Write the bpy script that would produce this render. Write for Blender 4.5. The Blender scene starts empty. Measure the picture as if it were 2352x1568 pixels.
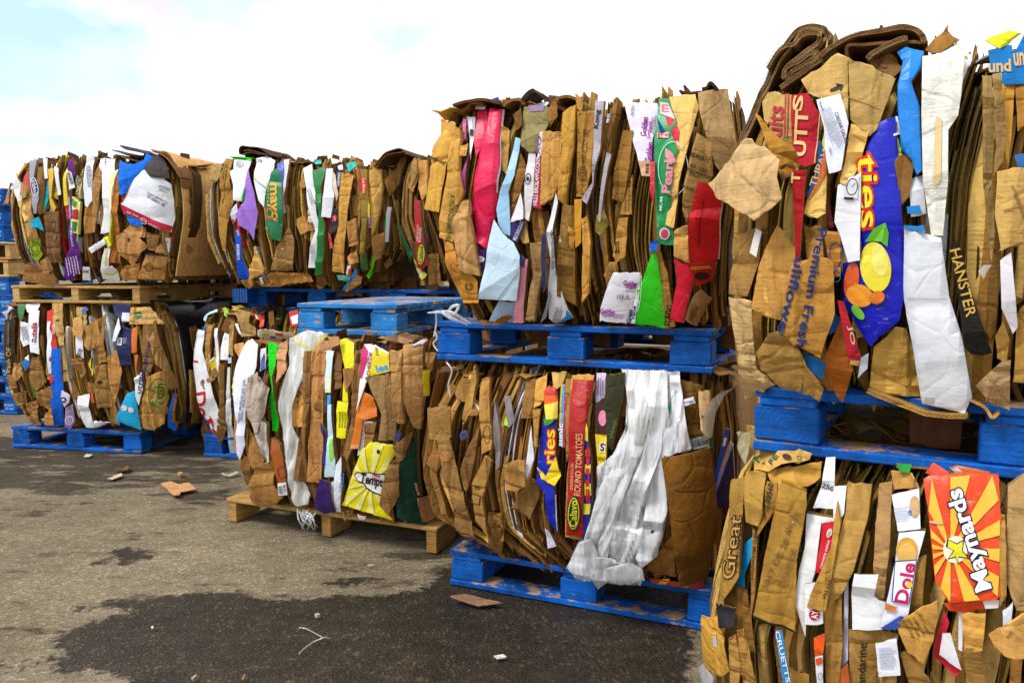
import bpy, bmesh, math, random
import numpy as np
from mathutils import Vector, noise as mnoise

SC = bpy.context.scene
COL = SC.collection
R = math.radians
H_CAM, FPX, PITCH = 1.25, 1800.0, math.atan(172.0/1800.0)

# ---------------------------------------------------------------- camera
cd = bpy.data.cameras.new('camera'); cam = bpy.data.objects.new('camera', cd); COL.objects.link(cam)
cam.location = (0, 0, H_CAM); cam.rotation_euler = (math.pi/2-PITCH, 0, 0)
cd.sensor_width = 36; cd.lens = FPX/2352*36; cd.clip_end = 5000; cd.clip_start = 0.05
SC.camera = cam

CF = np.array([0, math.cos(PITCH), -math.sin(PITCH)]); CU = np.array([0, math.sin(PITCH), math.cos(PITCH)])
CP = np.array([0, 0, H_CAM])
def ray(px, py):                                    # direction through a point of the photo (2352 px wide)
    return CF + np.array([1.0, 0, 0])*((px-1176)/FPX) + CU*((784-py)/FPX)
def on_ground(px, py, z=0.0):
    d = ray(px, py); t = (z-H_CAM)/d[2]; return CP + d*t

ZOOM = {'1': (0, 287.1, .25635), '2': (459.4, 287.1, .25635), '3': (0, 631.6, .29297), '4': (488.1, 717.8, .36621),
        '5': (947.5, 172.3, .38459), '6': (947.5, 717.8, .47608), '7': (1607.8, 28.7, .38459), '8': (1607.8, 516.8, .36623),
        '9': (1579.1, 994.0, .36613), '10': (0, 976.2, .43946), '11': (413.4, 660.3, .14648), '12': (660.4, 631.6, .1831), '0': (0, 0, 1.0)}
def zp(zk, x, y):
    a, b, s = ZOOM[zk]; return a+x*s, b+y*s

def lin(c):
    o = []
    for v in c:
        v = max(0.0, min(255.0, v))/255.0
        o.append(v/12.92 if v <= .04045 else ((v+.055)/1.055)**2.4)
    return o
def smooth(a, b, x):
    t = np.clip((x-a)/(b-a), 0, 1); return t*t*(3-2*t)
def nz(x, y, s=0.0):
    return mnoise.noise(Vector((x, y, s)))

# ---------------------------------------------------------------- materials
def newmat(name):
    m = bpy.data.materials.new(name); m.use_nodes = True
    nt = m.node_tree; nt.nodes.clear()
    out = nt.nodes.new('ShaderNodeOutputMaterial'); b = nt.nodes.new('ShaderNodeBsdfPrincipled')
    nt.links.new(b.outputs[0], out.inputs[0])
    return m, nt, b
def N(nt, t, **kw):
    n = nt.nodes.new(t)
    for k, v in kw.items():
        if k.startswith('i_'):
            n.inputs[k[2:].replace('_', ' ')].default_value = v
        else: setattr(n, k, v)
    return n
def ramp(nt, fac, stops):
    r = nt.nodes.new('ShaderNodeValToRGB')
    while len(r.color_ramp.elements) < len(stops): r.color_ramp.elements.new(.5)
    for e, (p, c) in zip(r.color_ramp.elements, stops):
        e.position = p; e.color = (c[0], c[1], c[2], 1) if not isinstance(c, (int, float)) else (c, c, c, 1)
    nt.links.new(fac, r.inputs[0]); return r.outputs[0]
def mixc(nt, a, b, fac, mode='MIX'):
    m = nt.nodes.new('ShaderNodeMix'); m.data_type = 'RGBA'; m.blend_type = mode
    for s, v in ((6, a), (7, b), (0, fac)):
        if hasattr(v, 'links'): nt.links.new(v, m.inputs[s])
        elif isinstance(v, (int, float)): m.inputs[s].default_value = v if s == 0 else (v, v, v, 1)
        else: m.inputs[s].default_value = (v[0], v[1], v[2], 1)
    return m.outputs[2]
def tex(nt, co, scale, detail=3, rough=.55, typ='ShaderNodeTexNoise', mapping=None):
    n = nt.nodes.new(typ); n.inputs['Scale'].default_value = scale
    if typ == 'ShaderNodeTexNoise':
        n.inputs['Detail'].default_value = detail; n.inputs['Roughness'].default_value = rough
    if mapping:
        mp = nt.nodes.new('ShaderNodeMapping'); mp.inputs['Scale'].default_value = mapping
        nt.links.new(co, mp.inputs[0]); co = mp.outputs[0]
    nt.links.new(co, n.inputs['Vector']); return n
def bump(nt, b, h, strength, dist=.01, prev=None):
    n = nt.nodes.new('ShaderNodeBump'); n.inputs['Strength'].default_value = strength; n.inputs['Distance'].default_value = dist
    nt.links.new(h, n.inputs['Height'])
    if prev: nt.links.new(prev, n.inputs['Normal'])
    nt.links.new(n.outputs[0], b.inputs['Normal']); return n.outputs[0]

def card_material(name, rough, spec, stain, crease, flute):
    m, nt, b = newmat(name)
    co = nt.nodes.new('ShaderNodeTexCoord').outputs['Object']
    at = N(nt, 'ShaderNodeAttribute', attribute_name='tint').outputs['Color']
    n1 = tex(nt, co, 9, 5, .65).outputs[0]
    n2 = tex(nt, co, 55, 3, .6).outputs[0]
    streak = tex(nt, co, 1, 3, .6, mapping=(40, 40, 3)).outputs[0]
    f = ramp(nt, n1, [(.25, 1-stain), (.48, 1.0), (.75, 1+stain*.5)])
    c = mixc(nt, at, f, 1.0, 'MULTIPLY')
    f2 = ramp(nt, n2, [(.3, 1-stain*.5), (.6, 1.0)])
    c = mixc(nt, c, f2, 1.0, 'MULTIPLY')
    f3 = ramp(nt, streak, [(.28, 1-stain*.6), (.5, 1.0), (.75, 1+stain*.4)])
    c = mixc(nt, c, f3, 1.0, 'MULTIPLY')
    if name != 'cardboard':                                # print rubbed off along scratches
        sc_ = tex(nt, co, 1, 8, .75, mapping=(26, 26, 60)).outputs[0]; so_ = tex(nt, co, 7, 4, .6).outputs[0]
        c = mixc(nt, c, lin([196, 176, 148]), mixc(nt, 0.0, ramp(nt, sc_, [(.60, 0.0), (.68, .75)]), ramp(nt, so_, [(.42, 0.0), (.6, 1.0)])))
        c = mixc(nt, c, ramp(nt, tex(nt, co, 13, 6, .7).outputs[0], [(.28, (.7, .66, .58)), (.44, (1, 1, 1))]), .5, 'MULTIPLY')
    nt.links.new(c, b.inputs['Base Color'])
    b.inputs['Roughness'].default_value = rough; b.inputs['Specular IOR Level'].default_value = spec
    w = nt.nodes.new('ShaderNodeTexWave'); w.bands_direction = 'Z'; w.inputs['Scale'].default_value = 34; w.inputs['Distortion'].default_value = 1.2
    w.inputs['Detail'].default_value = 1; nt.links.new(co, w.inputs['Vector'])
    p = bump(nt, b, tex(nt, co, 16, 4, .6).outputs[0], crease, .012)
    v = nt.nodes.new('ShaderNodeTexVoronoi'); v.feature = 'DISTANCE_TO_EDGE'; v.inputs['Scale'].default_value = 9
    mp = tex(nt, co, 5, 2).outputs['Color']; vm = nt.nodes.new('ShaderNodeVectorMath'); vm.operation = 'ADD'
    nt.links.new(co, vm.inputs[0])
    sc = nt.nodes.new('ShaderNodeVectorMath'); sc.operation = 'SCALE'; sc.inputs[3].default_value = .12; nt.links.new(mp, sc.inputs[0]); nt.links.new(sc.outputs[0], vm.inputs[1])
    nt.links.new(vm.outputs[0], v.inputs['Vector'])
    vr = ramp(nt, v.outputs['Distance'], [(.0, 0.0), (.06, 1.0)])
    p = bump(nt, b, vr, crease*.5, .006, p)
    fm = nt.nodes.new('ShaderNodeMath'); fm.operation = 'MULTIPLY'; nt.links.new(w.outputs['Fac'], fm.inputs[0]); nt.links.new(ramp(nt, tex(nt, co, 6, 2).outputs[0], [(.48, 0.0), (.62, 1.0)]), fm.inputs[1])
    p = bump(nt, b, fm.outputs[0], flute, .002, p)
    # crush lines running across the sheets
    cr_ = tex(nt, co, 1, 4, .7, mapping=(7, 7, 75)).outputs[0]
    bump(nt, b, ramp(nt, cr_, [(.52, 0.0), (.78, 1.0)]), crease*.3, .006, p)
    return m
M_CARD = card_material('cardboard', .82, .25, .34, .8, .16)
M_PRINT = card_material('printed_card', .40, .4, .08, .3, .03)
M_INK = card_material('ink', .6, .25, .06, .3, .0)

def film_material():
    m, nt, b = newmat('plastic_film')
    co = nt.nodes.new('ShaderNodeTexCoord').outputs['Object']
    at = N(nt, 'ShaderNodeAttribute', attribute_name='tint').outputs['Color']
    n1 = tex(nt, co, 1, 5, .65, mapping=(22, 22, 2.2)).outputs[0]
    c = mixc(nt, at, ramp(nt, n1, [(.3, (.72, .71, .69)), (.40, (1.0, 1.0, .99)), (.7, 1.15)]), 1.0, 'MULTIPLY')
    nt.links.new(c, b.inputs['Base Color'])
    b.inputs['Roughness'].default_value = .13; b.inputs['Specular IOR Level'].default_value = .6
    n2 = tex(nt, co, 1, 4, .6, mapping=(60, 60, 9)).outputs[0]
    p = bump(nt, b, n2, .5, .01)
    bump(nt, b, tex(nt, co, 30, 4, .6).outputs[0], .15, .006, p)
    rn = nt.nodes.new('ShaderNodeTexNoise'); rn.noise_type = 'RIDGED_MULTIFRACTAL'; rn.inputs['Scale'].default_value = 1.0; rn.inputs['Detail'].default_value = 5
    mp = nt.nodes.new('ShaderNodeMapping'); mp.inputs['Scale'].default_value = (26, 26, 7); mp.inputs['Rotation'].default_value = (.3, .2, .4); nt.links.new(co, mp.inputs[0]); nt.links.new(mp.outputs[0], rn.inputs['Vector'])
    bump(nt, b, rn.outputs[0], .55, .008, p)
    tp = nt.nodes.new('ShaderNodeBsdfTransparent'); m2 = nt.nodes.new('ShaderNodeMixShader'); nt.links.new(ramp(nt, n1, [(.38, .62), (.60, .16)]), m2.inputs[0])
    tr = nt.nodes.new('ShaderNodeBsdfTranslucent'); nt.links.new(c, tr.inputs[0])
    mx = nt.nodes.new('ShaderNodeMixShader'); mx.inputs[0].default_value = .12
    out = [n for n in nt.nodes if n.type == 'OUTPUT_MATERIAL'][0]
    nt.links.new(b.outputs[0], mx.inputs[1]); nt.links.new(tr.outputs[0], mx.inputs[2]); nt.links.new(mx.outputs[0], m2.inputs[1]); nt.links.new(tp.outputs[0], m2.inputs[2]); nt.links.new(m2.outputs[0], out.inputs[0])
    return m
M_FILM = film_material()

def plain(name, rough, spec, crease=.3):
    m, nt, b = newmat(name)
    co = nt.nodes.new('ShaderNodeTexCoord').outputs['Object']
    at = N(nt, 'ShaderNodeAttribute', attribute_name='tint').outputs['Color']
    n1 = tex(nt, co, 14, 5, .6).outputs[0]
    nt.links.new(mixc(nt, at, ramp(nt, n1, [(.3, .8), (.6, 1.0)]), 1.0, 'MULTIPLY'), b.inputs['Base Color'])
    b.inputs['Roughness'].default_value = rough; b.inputs['Specular IOR Level'].default_value = spec
    bump(nt, b, n1, crease, .01)
    return m
M_SHINY = plain('dark_plastic', .28, .5, .4)

def wood_material(name, wood, paint, wear):
    m, nt, b = newmat(name)
    tc = nt.nodes.new('ShaderNodeTexCoord'); co = tc.outputs['Object']
    oi = nt.nodes.new('ShaderNodeObjectInfo')
    ad = nt.nodes.new('ShaderNodeVectorMath'); ad.operation = 'ADD'
    cx = nt.nodes.new('ShaderNodeCombineXYZ'); mu = N(nt, 'ShaderNodeMath', operation='MULTIPLY'); mu.inputs[1].default_value = 7.0
    nt.links.new(oi.outputs['Random'], mu.inputs[0]); nt.links.new(mu.outputs[0], cx.inputs[2]); nt.links.new(mu.outputs[0], cx.inputs[0])
    nt.links.new(co, ad.inputs[0]); nt.links.new(cx.outputs[0], ad.inputs[1]); co = ad.outputs[0]
    g = tex(nt, co, 1, 5, .65, mapping=(7, 7, 90)).outputs[0]
    rings = nt.nodes.new('ShaderNodeTexWave'); rings.wave_type = 'RINGS'; rings.rings_direction = 'Y'; rings.inputs['Scale'].default_value = 26
    rings.inputs['Distortion'].default_value = 2.5; rings.inputs['Detail'].default_value = 2; nt.links.new(tc.outputs['Object'], rings.inputs['Vector'])
    blot = tex(nt, co, 6, 5, .65).outputs[0]
    wd = mixc(nt, lin(wood), ramp(nt, g, [(.3, .55), (.6, 1.05)]), 1.0, 'MULTIPLY')
    wd = mixc(nt, wd, ramp(nt, blot, [(.3, .5), (.55, 1.0)]), .8, 'MULTIPLY')
    wd = mixc(nt, wd, mixc(nt, (1, 1, 1), lin([235, 215, 190]), oi.outputs['Random']), 1.0, 'MULTIPLY')
    if paint:
        pt = mixc(nt, lin(paint), ramp(nt, blot, [(.25, .4), (.5, .9), (.75, 1.4)]), 1.0, 'MULTIPLY')
        pt = mixc(nt, pt, ramp(nt, g, [(.3, .7), (.6, 1.05)]), .8, 'MULTIPLY')
        wn = mixc(nt, tex(nt, co, 11, 6, .7).outputs[0], tex(nt, co, 1, 5, .7, mapping=(9, 9, 70)).outputs[0], .45)
        grime = tex(nt, co, 4, 6, .7).outputs[0]
        pt = mixc(nt, pt, mixc(nt, (.16, .17, .16), (1, 1, 1), ramp(nt, grime, [(.32, .2), (.52, 1.0)])), .9, 'MULTIPLY')
        geo = nt.nodes.new('ShaderNodeNewGeometry'); sx = nt.nodes.new('ShaderNodeSeparateXYZ'); nt.links.new(geo.outputs['Normal'], sx.inputs[0])
        up = N(nt, 'ShaderNodeMath', operation='MULTIPLY_ADD'); up.inputs[1].default_value = .10; nt.links.new(sx.outputs[2], up.inputs[0]); nt.links.new(wn, up.inputs[2])
        fac = ramp(nt, up.outputs[0], [(wear, 0.0), (wear+.04, 1.0)])
        c = mixc(nt, pt, wd, fac)
    else: c = wd
    nt.links.new(c, b.inputs['Base Color']); b.inputs['Roughness'].default_value = .72; b.inputs['Specular IOR Level'].default_value = .25
    p = bump(nt, b, g, .5, .006); p = bump(nt, b, rings.outputs['Fac'], .18, .004, p); bump(nt, b, tex(nt, co, 40, 4, .7).outputs[0], .4, .004, p)
    return m
M_BLUE = wood_material('blue_painted_wood', [196, 160, 105], [4, 98, 194], .60)
M_SKYLIT = wood_material('skylit_blue_wood', [206, 176, 124], [44, 138, 214], .57)  # paler copy of the blue paint, open-sky brightness put into the colour
M_PINE = wood_material('raw_pine', [226, 190, 122], None, 0)
M_OLDWOOD = wood_material('weathered_wood', [196, 154, 88], None, 0)

# ---------------------------------------------------------------- mesh helpers
def add_mesh(name, verts, faces, cols, mat, parent=None, smoothed=True, loc=None, sharp=16):
    me = bpy.data.meshes.new(name)
    V = np.asarray(verts, float)
    off = np.array(parent.location) if parent is not None and parent.type == 'EMPTY' else (np.array(loc) if loc is not None else np.zeros(3))
    if parent is not None and parent.type != 'EMPTY':
        p = parent
        while p.parent is not None: p = p.parent
        off = np.array(p.location)
    me.from_pydata((V-off).tolist(), [], faces)
    ca = me.color_attributes.new('tint', 'FLOAT_COLOR', 'POINT')
    C = np.ones((len(V), 4)); C[:, :3] = np.asarray(cols, float)
    ca.data.foreach_set('color', C.ravel())
    if smoothed: me.polygons.foreach_set('use_smooth', [True]*len(me.polygons))
    me.materials.append(mat)
    me.update()
    if smoothed: me.set_sharp_from_angle(angle=R(sharp))
    o = bpy.data.objects.new(name, me); COL.objects.link(o)
    if parent is not None: o.parent = parent
    elif loc is not None: o.location = loc
    return o
def tag(o, label=None, cat=None, group=None, kind=None):
    if label: o['label'] = label
    if cat: o['category'] = cat
    if group: o['group'] = group
    if kind: o['kind'] = kind
    return o
def empty(name, loc, rz=0.0):
    o = bpy.data.objects.new(name, None); COL.objects.link(o); o.location = loc; o.rotation_euler = (0, 0, rz); o.empty_display_size = .1
    return o

class Acc:                                          # collects pieces into one mesh
    def __init__(s): s.v, s.f, s.c, s.n = [], [], [], 0
    def add(s, v, f, c):
        v = np.asarray(v, float); s.v.append(v); s.f += [[i+s.n for i in q] for q in f]
        c = np.asarray(c, float); s.c.append(np.tile(c, (len(v), 1)) if c.ndim == 1 else c); s.n += len(v)
    def build(s, name, mat, parent=None, **k):
        return add_mesh(name, np.vstack(s.v), s.f, np.vstack(s.c), mat, parent, **k) if s.v else None
# ---------------------------------------------------------------- bales
def cut_grid(polys, gu, gv, lines=()):
    """polys: list of 2-D outlines or (verts, faces); returns verts, faces cut by a grid."""
    bm = bmesh.new()
    for p in polys:
        if isinstance(p, tuple):
            vs = [bm.verts.new((x, y, 0)) for x, y in p[0]]
            for f in p[1]:
                try: bm.faces.new([vs[i] for i in f])
                except ValueError: pass
        else:
            vs = [bm.verts.new((x, y, 0)) for x, y in p]
            try: bm.faces.new(vs)
            except ValueError: pass
    bmesh.ops.triangulate(bm, faces=bm.faces[:], ngon_method='EAR_CLIP')
    if not bm.verts: bm.free(); return np.zeros((0, 2)), []
    co = np.array([v.co[:2] for v in bm.verts]); lo, hi = co.min(0), co.max(0)
    for ax, g in ((0, gu), (1, gv)):
        for i in range(int(math.ceil(lo[ax]/g)), int(math.floor(hi[ax]/g))+1):
            pos = i*g+.0003
            pco = (pos, 0, 0) if ax == 0 else (0, pos, 0); pno = (1, 0, 0) if ax == 0 else (0, 1, 0)
            bmesh.ops.bisect_plane(bm, geom=bm.verts[:]+bm.edges[:]+bm.faces[:], plane_co=pco, plane_no=pno, dist=1e-5)
    for (x, y, nx_, ny_) in lines:
        bmesh.ops.bisect_plane(bm, geom=bm.verts[:]+bm.edges[:]+bm.faces[:], plane_co=(x, y, 0), plane_no=(nx_, ny_, 0), dist=1e-5)
    bmesh.ops.dissolve_degenerate(bm, edges=bm.edges[:], dist=1e-6)
    bm.normal_update()
    for f in bm.faces:
        if f.normal.z < 0: f.normal_flip()
    bm.verts.index_update()
    v = np.array([x.co[:2] for x in bm.verts]).reshape(-1, 2); f = [[q.index for q in fa.verts] for fa in bm.faces]
    bm.free(); return v, f

class Bale:
    def __init__(s, key, g0, g1, zk, left, right, top, bottom, depth=1.0, gz=0.0, swell=.06, seed=1, uright=None, zbot=None, edge_r=.13):
        s.key, s.rng, s.seed = key, random.Random(seed), seed
        a, b = on_ground(*g0, gz), on_ground(*g1, gz)
        a[2] = b[2] = 0
        s.P = a; e = b-a; s.eu = e/np.linalg.norm(e)
        s.n = np.array([s.eu[1], -s.eu[0], 0.0])           # towards the camera side
        s.depth, s.swell, s.edge_r = depth, swell, edge_r
        s.flat = True
        pl = lambda pts: np.array([s.uz0(*zp(k, x, y)) for k, x, y in pts])
        L = pl(left); L = L[np.argsort(L[:, 1])]; s.Lz, s.Lu = L[:, 1], L[:, 0]
        if right: Rr = pl(right); Rr = Rr[np.argsort(Rr[:, 1])]; s.Rz, s.Ru = Rr[:, 1], Rr[:, 0]
        else: s.Rz, s.Ru = np.array([0., 3.]), np.array([uright, uright])
        T = pl(top); T = T[np.argsort(T[:, 0])]; s.Tu, s.Tz = T[:, 0], T[:, 1]
        if zbot is not None: s.Bu, s.Bz = np.array([-9., 9.]), np.array([zbot, zbot])
        else: B = pl(bottom); B = B[np.argsort(B[:, 0])]; s.Bu, s.Bz = B[:, 0], B[:, 1]
        s.z0, s.z1 = s.Bz.mean(), s.Tz.mean()
        s.u0, s.u1 = s.Lu.mean(), s.Ru.mean()
        s.flat = False
        c = s.pt((s.u0+s.u1)/2, s.z0, 0)
        s.root = empty('cardboard_bale', tuple(c))
        s.layer = 0; s.rank = []
    def uz0(s, px, py, n=0.0):
        d = ray(px, py); q = s.P+s.n*n; t = np.dot(q-CP, s.n)/np.dot(d, s.n); p = CP+d*t
        return np.dot(p-s.P, s.eu), p[2]
    def bulge(s, u, z):
        b = np.clip((z-s.z0)/(s.z1-s.z0), -.3, 1.3)
        n = s.swell*(1-np.abs(2*b-1)**2.6)
        dl = np.clip((s.edge_r-(u-np.interp(z, s.Lz, s.Lu)))/s.edge_r, 0, 1.4); dr = np.clip((s.edge_r-(np.interp(z, s.Rz, s.Ru)-u))/s.edge_r, 0, 1.4)
        return n-.09*dl**2-.09*dr**2
    def uz(s, px, py, off=0.0):
        u, z = s.uz0(px, py, off)
        for _ in range(3): u, z = s.uz0(px, py, off+float(s.bulge(u, z)))
        return u, z
    def pt(s, u, z, n):
        u, z, n = np.broadcast_arrays(np.asarray(u, float), np.asarray(z, float), np.asarray(n, float))
        r = s.P + u[..., None]*s.eu + n[..., None]*s.n
        r = r.copy(); r[..., 2] = z; return r
    # -- the packed body behind the face
    def core(s, palette):
        nu, nv = 72, 14
        zs = np.linspace(s.z0+.004, s.z1-.03, nv)
        ring = []
        for t in np.linspace(0, 1, nu, endpoint=False):
            a = t*2*math.pi; c, si = math.cos(a), math.sin(a); e = .22
            ring.append((math.copysign(abs(c)**e, c), math.copysign(abs(si)**e, si)))
        V, C = [], []
        for z in zs:
            L, Rr = np.interp(z, s.Lz, s.Lu)+.03, np.interp(z, s.Rz, s.Ru)-.03
            b = (z-s.z0)/(s.z1-s.z0); sw = s.swell*(1-abs(2*b-1)**2.6)
            for i, (x, y) in enumerate(ring):
                j = .016*nz(i*1.7, z*4, s.seed)
                uu = (L+Rr)/2+(Rr-L)/2*x*(1+j)+sw*.5*x; n = -.05+sw-.16-(s.depth/2)*(1-y)+j
                V.append(s.pt(uu, z, n)); C.append(lin(palette[int(abs(nz(i*.9, 0, s.seed+3))*9) % len(palette)]))
        F = [[r*nu+i, r*nu+(i+1) % nu, (r+1)*nu+(i+1) % nu, (r+1)*nu+i] for r in range(nv-1) for i in range(nu)]
        F.append(list(range((nv-1)*nu, nv*nu))); F.append(list(range(nu))[::-1])
        s.core_o = add_mesh('packed_core', V, F, C, M_CARD, s.root)
    # -- filler sheets
    def fold(s, a, w, z0, z1, off, rnd, depth, color, wig, twist, edge=False, cr=.006):
        rng = s.rng; k = max(6, int((z1-z0)/.026)); zs = np.linspace(z0, z1, k+1)
        sd = rng.random()*50
        if edge: T = [(-1, -depth), (-1, 0), (1, 0), (1, -depth)]
        else:
            st = rng.random(); pk = rng.uniform(-.5, .5)
            if st < .45: T = [(-1, -depth), (-1, -rnd*.15), (pk, rnd*.1), (1, -rnd*.15), (1, -depth)]
            elif st < .75: T = [(-1, -depth), (-1, -rnd), (pk, 0), (1, -rnd*.2), (1, -depth)]
            else: T = [(-1, -depth), (-1, -rnd), (-.72, -rnd*.25), (0, 0), (.72, -rnd*.25), (1, -rnd), (1, -depth)]
        kinks = [rng.uniform(z0, z1) for _ in range(rng.randint(1, 4))]; ka = [rng.uniform(-1, 1)*cr*1.8 for _ in kinks]; kw = [rng.uniform(.03, .10) for _ in kinks]
        zs = np.unique(np.concatenate([zs, kinks])); k = len(zs)-1
        V = []; m = len(T)
        tip0, tip1 = [rng.uniform(-.02, .012) for _ in T], [rng.uniform(-.012, .02) for _ in T]
        for i, z in enumerate(zs):
            b = (z-s.z0)/(s.z1-s.z0)
            L, Rr = np.interp(z, s.Lz, s.Lu), np.interp(z, s.Rz, s.Ru)
            uc = L+(Rr-L)*a + wig(b) + .005*nz(z*5, sd)
            ww = w*(1+.3*nz(z*3, sd+9)) if not edge else w
            base = float(s.bulge(uc, z))+off+cr*nz(z*7, sd+3)*.8
            for kz, kk, kq in zip(kinks, ka, kw): base += kk*max(0, 1-abs(z-kz)/kq)
            for j, (t, dn) in enumerate(T):
                n = base+dn+t*ww*.5*twist+(cr*.5*nz(t*1.5+sd, z*12) if not edge else 0)
                zz = z+(tip0[j] if i == 0 else 0)+(tip1[j] if i == k else 0)
                V.append((uc+t*ww*.5, zz, n))
        V = np.array(V); P = s.pt(V[:, 0], V[:, 1], V[:, 2])
        F = [[i*m+j, i*m+j+1, (i+1)*m+j+1, (i+1)*m+j] for i in range(k) for j in range(m-1)]
        F += [[j for j in range(m)][::-1], [k*m+j for j in range(m)]]
        c = np.array(lin(color)); cc = np.tile(c, (len(P), 1))
        if edge:                                       # raw corrugated edge is a touch paler
            pass
        s.rank.append((w*(z1-z0)*(.25 if off < -.02 else 1), P, F, cc))
    def flap(s, a, w, z0, h, off, color, tilt, lean):
        """a loose torn flap lying against the face"""
        rng = s.rng; z = z0+h/2; L, Rr = np.interp(z, s.Lz, s.Lu), np.interp(z, s.Rz, s.Ru); u = L+(Rr-L)*a
        pts = []
        sk = rng.uniform(-.25, .25); cut = rng.choice((0, 0, 1, 2)); q0 = [(-1, -1), (1, -1), (1, 1), (-1, 1)]
        if cut == 1: q0 = [(-1, -1), (1, -1), (1, .3), (.3, 1), (-1, 1)]
        if cut == 2: q0 = [(-1, -.5), (-.2, -1), (1, -1), (1, 1), (-1, 1)]
        for x, y in q0:
            x = (x+sk*y)*w/2*rng.uniform(.92, 1.05); y = y*h/2*rng.uniform(.92, 1.05)
            pts.append((u+x*math.cos(tilt)-y*math.sin(tilt), z+x*math.sin(tilt)+y*math.cos(tilt)))
        P, F, cc = s.sheet_geo(pts, color, off, .006, rng.uniform(-.05, .12)*w, lean, .005, .0022, rng.random()*60)[:3]
        s.rank.append((w*h*1.2, P, F, cc))
    def fill(s, palette, n_bunch, n_fold, n_flap, foldw=(.014, .045), flapw=(.05, .11), swirl=.02, lo=0, hi=1):
        rng = s.rng; W = s.u1-s.u0; Hh = s.z1-s.z0
        pick = lambda: rng.choices([p[0] for p in palette], [p[1] for p in palette])[0]
        def jit(c, k=.2):
            f = 1+rng.uniform(-k, k); c = [c[0], c[1]*(1.005 if c[0] > c[2]*1.25 else 1), c[2]*(.9 if c[0] > c[2]*1.25 else 1)]; return [v*f*(1+rng.uniform(-.02, .02)) for v in c]
        def wigf(amp):
            p1, p2, f1 = rng.random()*7, rng.random()*7, rng.uniform(.6, 1.6)
            return lambda b: amp*(math.sin(b*3.1*f1+p1)+.5*math.sin(b*7+p2))
        zb = lambda a: float(np.interp(s.u0+W*a, s.Bu, s.Bz)); zt = lambda a: float(np.interp(s.u0+W*a, s.Tu, s.Tz))
        for i in range(n_bunch):                       # bunches of sheets seen on edge
            a0 = lo+(hi-lo)*(i+rng.random())/n_bunch; wig = wigf(swirl*rng.uniform(.2, 1)); base = jit(pick(), .12); off0 = rng.uniform(-.105, -.006)
            za, zc = zb(a0)+rng.uniform(0, .12)*Hh, zt(a0)-rng.uniform(-.03, .10)*Hh
            for q in range(rng.randint(5, 11)):
                th = rng.choice((.0025, .003, .004, .006)); a = a0+q*(th+rng.uniform(.001, .005))/W
                if a > hi+.02: break
                s.fold(a, th, za+rng.uniform(-.01, .08), zc-rng.uniform(-.02, .08), off0+rng.uniform(-.028, .014), 0, .08, jit((lambda g: [v*g for v in base])(rng.choice((.62, .8, .95, 1.1))), .12), wig, 0, True, .003)
        for i in range(n_fold):
            a = lo+(hi-lo)*(i+rng.random())/n_fold; w = rng.uniform(*foldw)*rng.choice((.6, .8, 1, 1, 1.25)); ln = Hh*rng.choice((.3, .45, .6, .8, .95))*rng.uniform(.8, 1.1)
            b0, t0 = zb(a), zt(a); z0 = rng.uniform(b0-.01, max(b0, t0-ln)); z1 = min(z0+ln, t0+rng.uniform(-.02, .035))
            s.fold(a, w, z0, z1, rng.choice((rng.uniform(-.11, -.04), rng.uniform(-.03, .01))), w*rng.uniform(.15, .6), .07, jit(pick()), wigf(swirl*rng.uniform(.2, 1)), rng.uniform(-.8, .8), False, rng.uniform(.004, .009))
        for i in range(n_flap):
            a = rng.uniform(lo+.03, hi-.03); w = rng.uniform(*flapw); h = rng.uniform(.07, .22); b0, t0 = zb(a), zt(a)
            z0 = rng.uniform(b0, max(b0+.01, t0-h)); s.flap(a, w, z0, h, rng.uniform(.004, .018), jit(pick()), rng.gauss(0, .25), rng.uniform(-.1, .15))
        for i in range(int(26*W)):                      # sheets lying flat on the top, their edges sticking up
            a = rng.uniform(lo, hi); u = s.u0+W*a; n = -rng.uniform(.03, s.depth*.9)
            w, d = rng.uniform(.08, .22), rng.uniform(.06, .2); yaw = rng.uniform(0, 6.28); z = zt(a)+rng.uniform(-.035, .006); tx, ty = rng.uniform(-.12, .2), rng.uniform(-.2, .2)
            V = []
            G = 5
            sd = rng.random()*90
            for lay in (0, -.004):
                for p in range(G):
                    for q in range(G):
                        x, y = (p/(G-1)-.5)*w*(1+.15*nz(p, sd)), (q/(G-1)-.5)*d*(1+.2*nz(q, sd+4))
                        V.append((u+x*math.cos(yaw)-y*math.sin(yaw), z+lay+x*tx+y*ty+.02*nz(p*.6, q*.6, sd), n+x*math.sin(yaw)+y*math.cos(yaw)))
            V = np.array(V); P = s.pt(V[:, 0], V[:, 1], V[:, 2])
            F = [[p*G+q, (p+1)*G+q, (p+1)*G+q+1, p*G+q+1] for p in range(G-1) for q in range(G-1)]
            F += [[G*G+x for x in f[::-1]] for f in F]
            edge = [p*G for p in range(G)]+[(G-1)*G+q for q in range(1, G)]+[p*G+G-1 for p in range(G-2, -1, -1)]+[q for q in range(G-2, 0, -1)]
            F += [[edge[e], edge[(e+1) % len(edge)], edge[(e+1) % len(edge)]+G*G, edge[e]+G*G] for e in range(len(edge))]
            s.rank.append((w*d*.2, P, F, np.tile(lin(jit(pick(), .2)), (len(P), 1))))
    def flush(s):
        s.rank.sort(key=lambda r: -r[0])
        for _, P, F, c in s.rank[:98]: add_mesh('cardboard_sheet', P, F, c, M_CARD, s.root)
        acc = Acc()
        for _, P, F, c in s.rank[98:]: acc.add(P, F, c)
        o = acc.build('packed_cardboard_sheets', M_CARD, s.root)
        if o: o['kind'] = 'stuff'
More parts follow.
